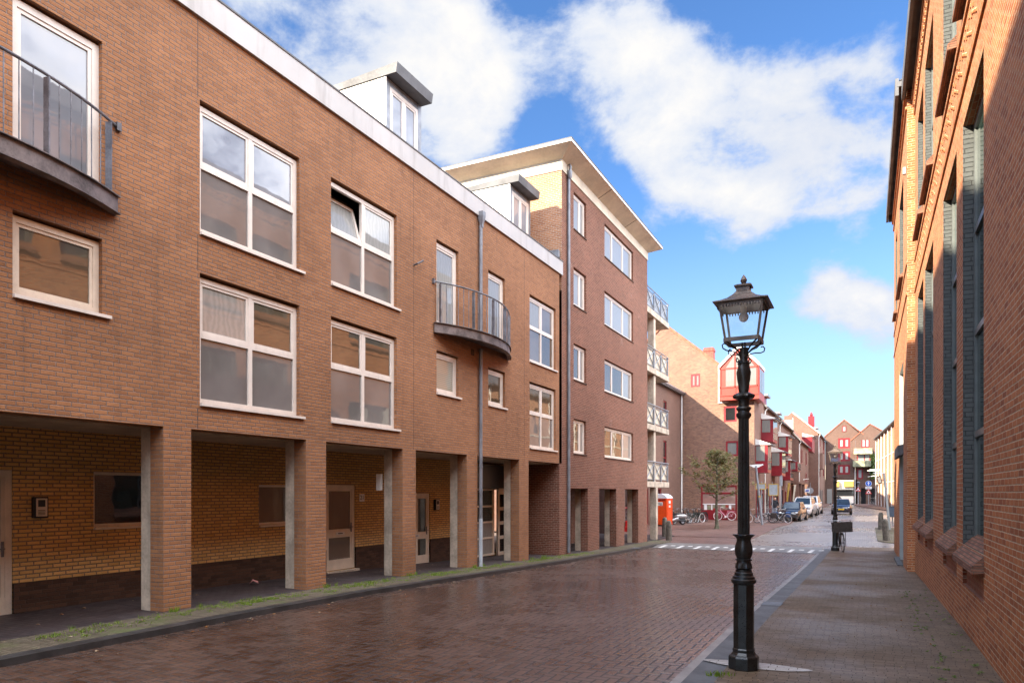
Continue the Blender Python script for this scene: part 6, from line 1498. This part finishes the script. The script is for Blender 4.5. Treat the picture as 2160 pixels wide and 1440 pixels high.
# ---------------------------------------------------------------- tree, weeds, leaves, litter
tx, ty = -9.07, 49.2; tz = PZ(ty) - .08
tree = root('tree', 'slender young street tree with a sparse olive crown in front of the gable house', 'tree', (tx, ty, tz))
m = MB(); tips = []
tp = [(tx, ty, tz), (tx + .02, ty, tz + .25), (tx + .0, ty, tz + .6), (tx - .02, ty, tz + 1.6), (tx + .03, ty, tz + 2.8), (tx + .0, ty, tz + 4.0), (tx + .05, ty, tz + 5.4)]
m.tube(tp, [.20, .13, .10, .085, .07, .05, .015], 10)
for k in range(24):
    z0 = 1.9 + 3.3 * (k / 24) ; a = k * 2.4 + rng.uniform(-.3, .3); ln = (2.35 - .5 * abs(z0 - 2.5)) * rng.uniform(.7, 1.1) * (1 if z0 < 4 else .75)
    p = Vector((tx + .02, ty, tz + z0)); d = Vector((math.cos(a), math.sin(a), rng.uniform(.25, .6))); pts = [p]
    for s in range(4):
        d = (d + Vector((rng.uniform(-.25, .25), rng.uniform(-.25, .25), rng.uniform(-.12, .12)))).normalized(); pts.append(pts[-1] + d * ln / 4)
    m.tube(pts, [.030, .022, .016, .010, .005], 5); tips += [(q, ln) for q in pts[1:]]
    for s in range(3):
        q = pts[rng.randint(1, 4)]; e = (d + Vector((rng.uniform(-1, 1), rng.uniform(-1, 1), rng.uniform(-.3, .6)))).normalized(); q2 = q + e * ln * .35; m.tube([q, q2], [.010, .004], 4); tips += [(q2, ln), ((q + q2) / 2, ln)]
m.build('trunk', 'bark', tree, smooth=True)
m = MB()
for p, ln in tips:
    for k in range(rng.randint(7, 18)):
        c = p + Vector((rng.gauss(0, .13), rng.gauss(0, .13), rng.gauss(0, .085)))
        d1 = Vector((rng.uniform(-1, 1), rng.uniform(-1, 1), rng.uniform(-.6, .6))).normalized(); d2 = d1.orthogonal().normalized(); s = rng.uniform(.04, .075)
        m.quad(c - d1 * s * 1.5, c - d2 * s * .7, c + d1 * s * 1.5, c + d2 * s * .7)
m.build('crown', 'leaf', tree, fix=False)
def tuft(mb, x, y, z, n, h, sp, wd=.006):
    for k in range(n):
        a = rng.uniform(0, 6.28); r0 = rng.uniform(0, sp); bx, by = x + r0 * math.cos(a), y + r0 * math.sin(a); hh = h * rng.uniform(.4, 1.1); lx, ly = rng.gauss(0, .5) * hh, rng.gauss(0, .5) * hh; t = rng.uniform(0, 3.14); wx, wy = wd * math.cos(t), wd * math.sin(t)
        mb._add([(bx - wx, by - wy, z), (bx + wx, by + wy, z), (bx + lx * .4 + wx * .6, by + ly * .4 + wy * .6, z + hh * .6), (bx + lx * .4 - wx * .6, by + ly * .4 - wy * .6, z + hh * .6), (bx + lx, by + ly, z + hh)], [(0, 1, 2, 3), (3, 2, 4)])
m = MB()
for k in range(900):
    y = rng.uniform(5.5, 26); dens = .35 + .65 * (.5 + .5 * math.sin(y * 2.1 + 1.0)) * (1 if 8.2 < y < 18 else .45)
    if rng.random() > dens: continue
    x = -9.62 + rng.gauss(0, .17)
    if x > LK - .16: continue
    if any(a - .05 < y < b + .05 for a, b in piers) and x < -9.96: continue
    tuft(m, x, y, PZ(y) - .006, rng.randint(10, 22), rng.uniform(.02, .06), .09, .004)
for a, b in piers: 
    for k in range(4): tuft(m, -9.95 + rng.uniform(0, .08), rng.uniform(a, b + .3), PZ(a) - .006, 14, .09, .04)
tuft(m, -1.42, 7.62, PZ(8) - .018, 60, .05, .10); tuft(m, -1.3, 7.72, PZ(8) - .018, 30, .04, .08)
tuft(m, -9.7, 21.9, PZ(21.9) - .006, 70, .16, .15)
stuff(m, 'grass', 'grass', 'tufts of green grass growing between the pavers along the piers', 'grass')
m = MB()
for k in range(120):
    y = 6.9 + 11 * rng.random() ** 1.2; x = (.74 if rng.random() < .6 else 1.08) + rng.gauss(0, .07)
    if x > 1.2: continue
    for q in range(rng.randint(3, 8)):
        a = rng.uniform(0, 6.28); l = rng.uniform(.015, .042); z = PZ(y) - .012 + rng.uniform(.002, .02); dx, dy = math.cos(a) * l, math.sin(a) * l
        m.quad((x, y, z), (x + dx * .5 - dy * .3, y + dy * .5 + dx * .3, z + .012), (x + dx, y + dy, z + .008), (x + dx * .5 + dy * .3, y + dy * .5 - dx * .3, z + .012))
stuff(m, 'weeds', 'weed', 'small green weeds in the joints along the warehouse wall', 'weeds')
m = MB()
def leaf(x, y, z, s):
    a = rng.uniform(0, 6.28); ca, sa = math.cos(a) * s, math.sin(a) * s; t = rng.uniform(0, .02)
    m._add([(x - ca, y - sa, z), (x - sa * .6, y + ca * .6, z + t), (x + ca, y + sa, z + .004), (x + sa * .6, y - ca * .6, z + t)], [(0, 1, 2), (0, 2, 3)])
for k in range(90): y = rng.uniform(4, 30); leaf(LK + .12 + abs(rng.gauss(0, .35)), y, PZ(y) - .08, rng.uniform(.015, .045))
for k in range(170): y = 3.5 + 30 * rng.random() ** 1.6; leaf(rng.uniform(-8.6, -1.9), y, PZ(y) - .08, rng.uniform(.008, .02))
for k in range(230): y = 4.5 + 26 * rng.random() ** 1.5; leaf(rng.uniform(-1.3, 1.15), y, PZ(y) - .011, rng.uniform(.006, .018))
for k in range(60): y = rng.uniform(5, 24); leaf(rng.uniform(-11.7, -9.2), y, PZ(y) - .0, rng.uniform(.012, .04))
stuff(m, 'fallen_leaves', 'fallen', 'scattered small autumn leaves on the wet road and pavements', 'leaves')
x, z = onX(535, 1220, -11.55); y = x; z = PZ(y)
m = MB(); m._add([(-11.6, y - .1, z), (-11.5, y - .06, z + .09), (-11.45, y + .04, z + .02), (-11.55, y + .12, z + .06), (-11.62, y + .04, z + .1)], [(0, 1, 4), (1, 2, 4), (2, 3, 4)])
tag(m.build('litter', 'paper', fix=False), 'crumpled pink paper litter lying in the arcade', 'litter')
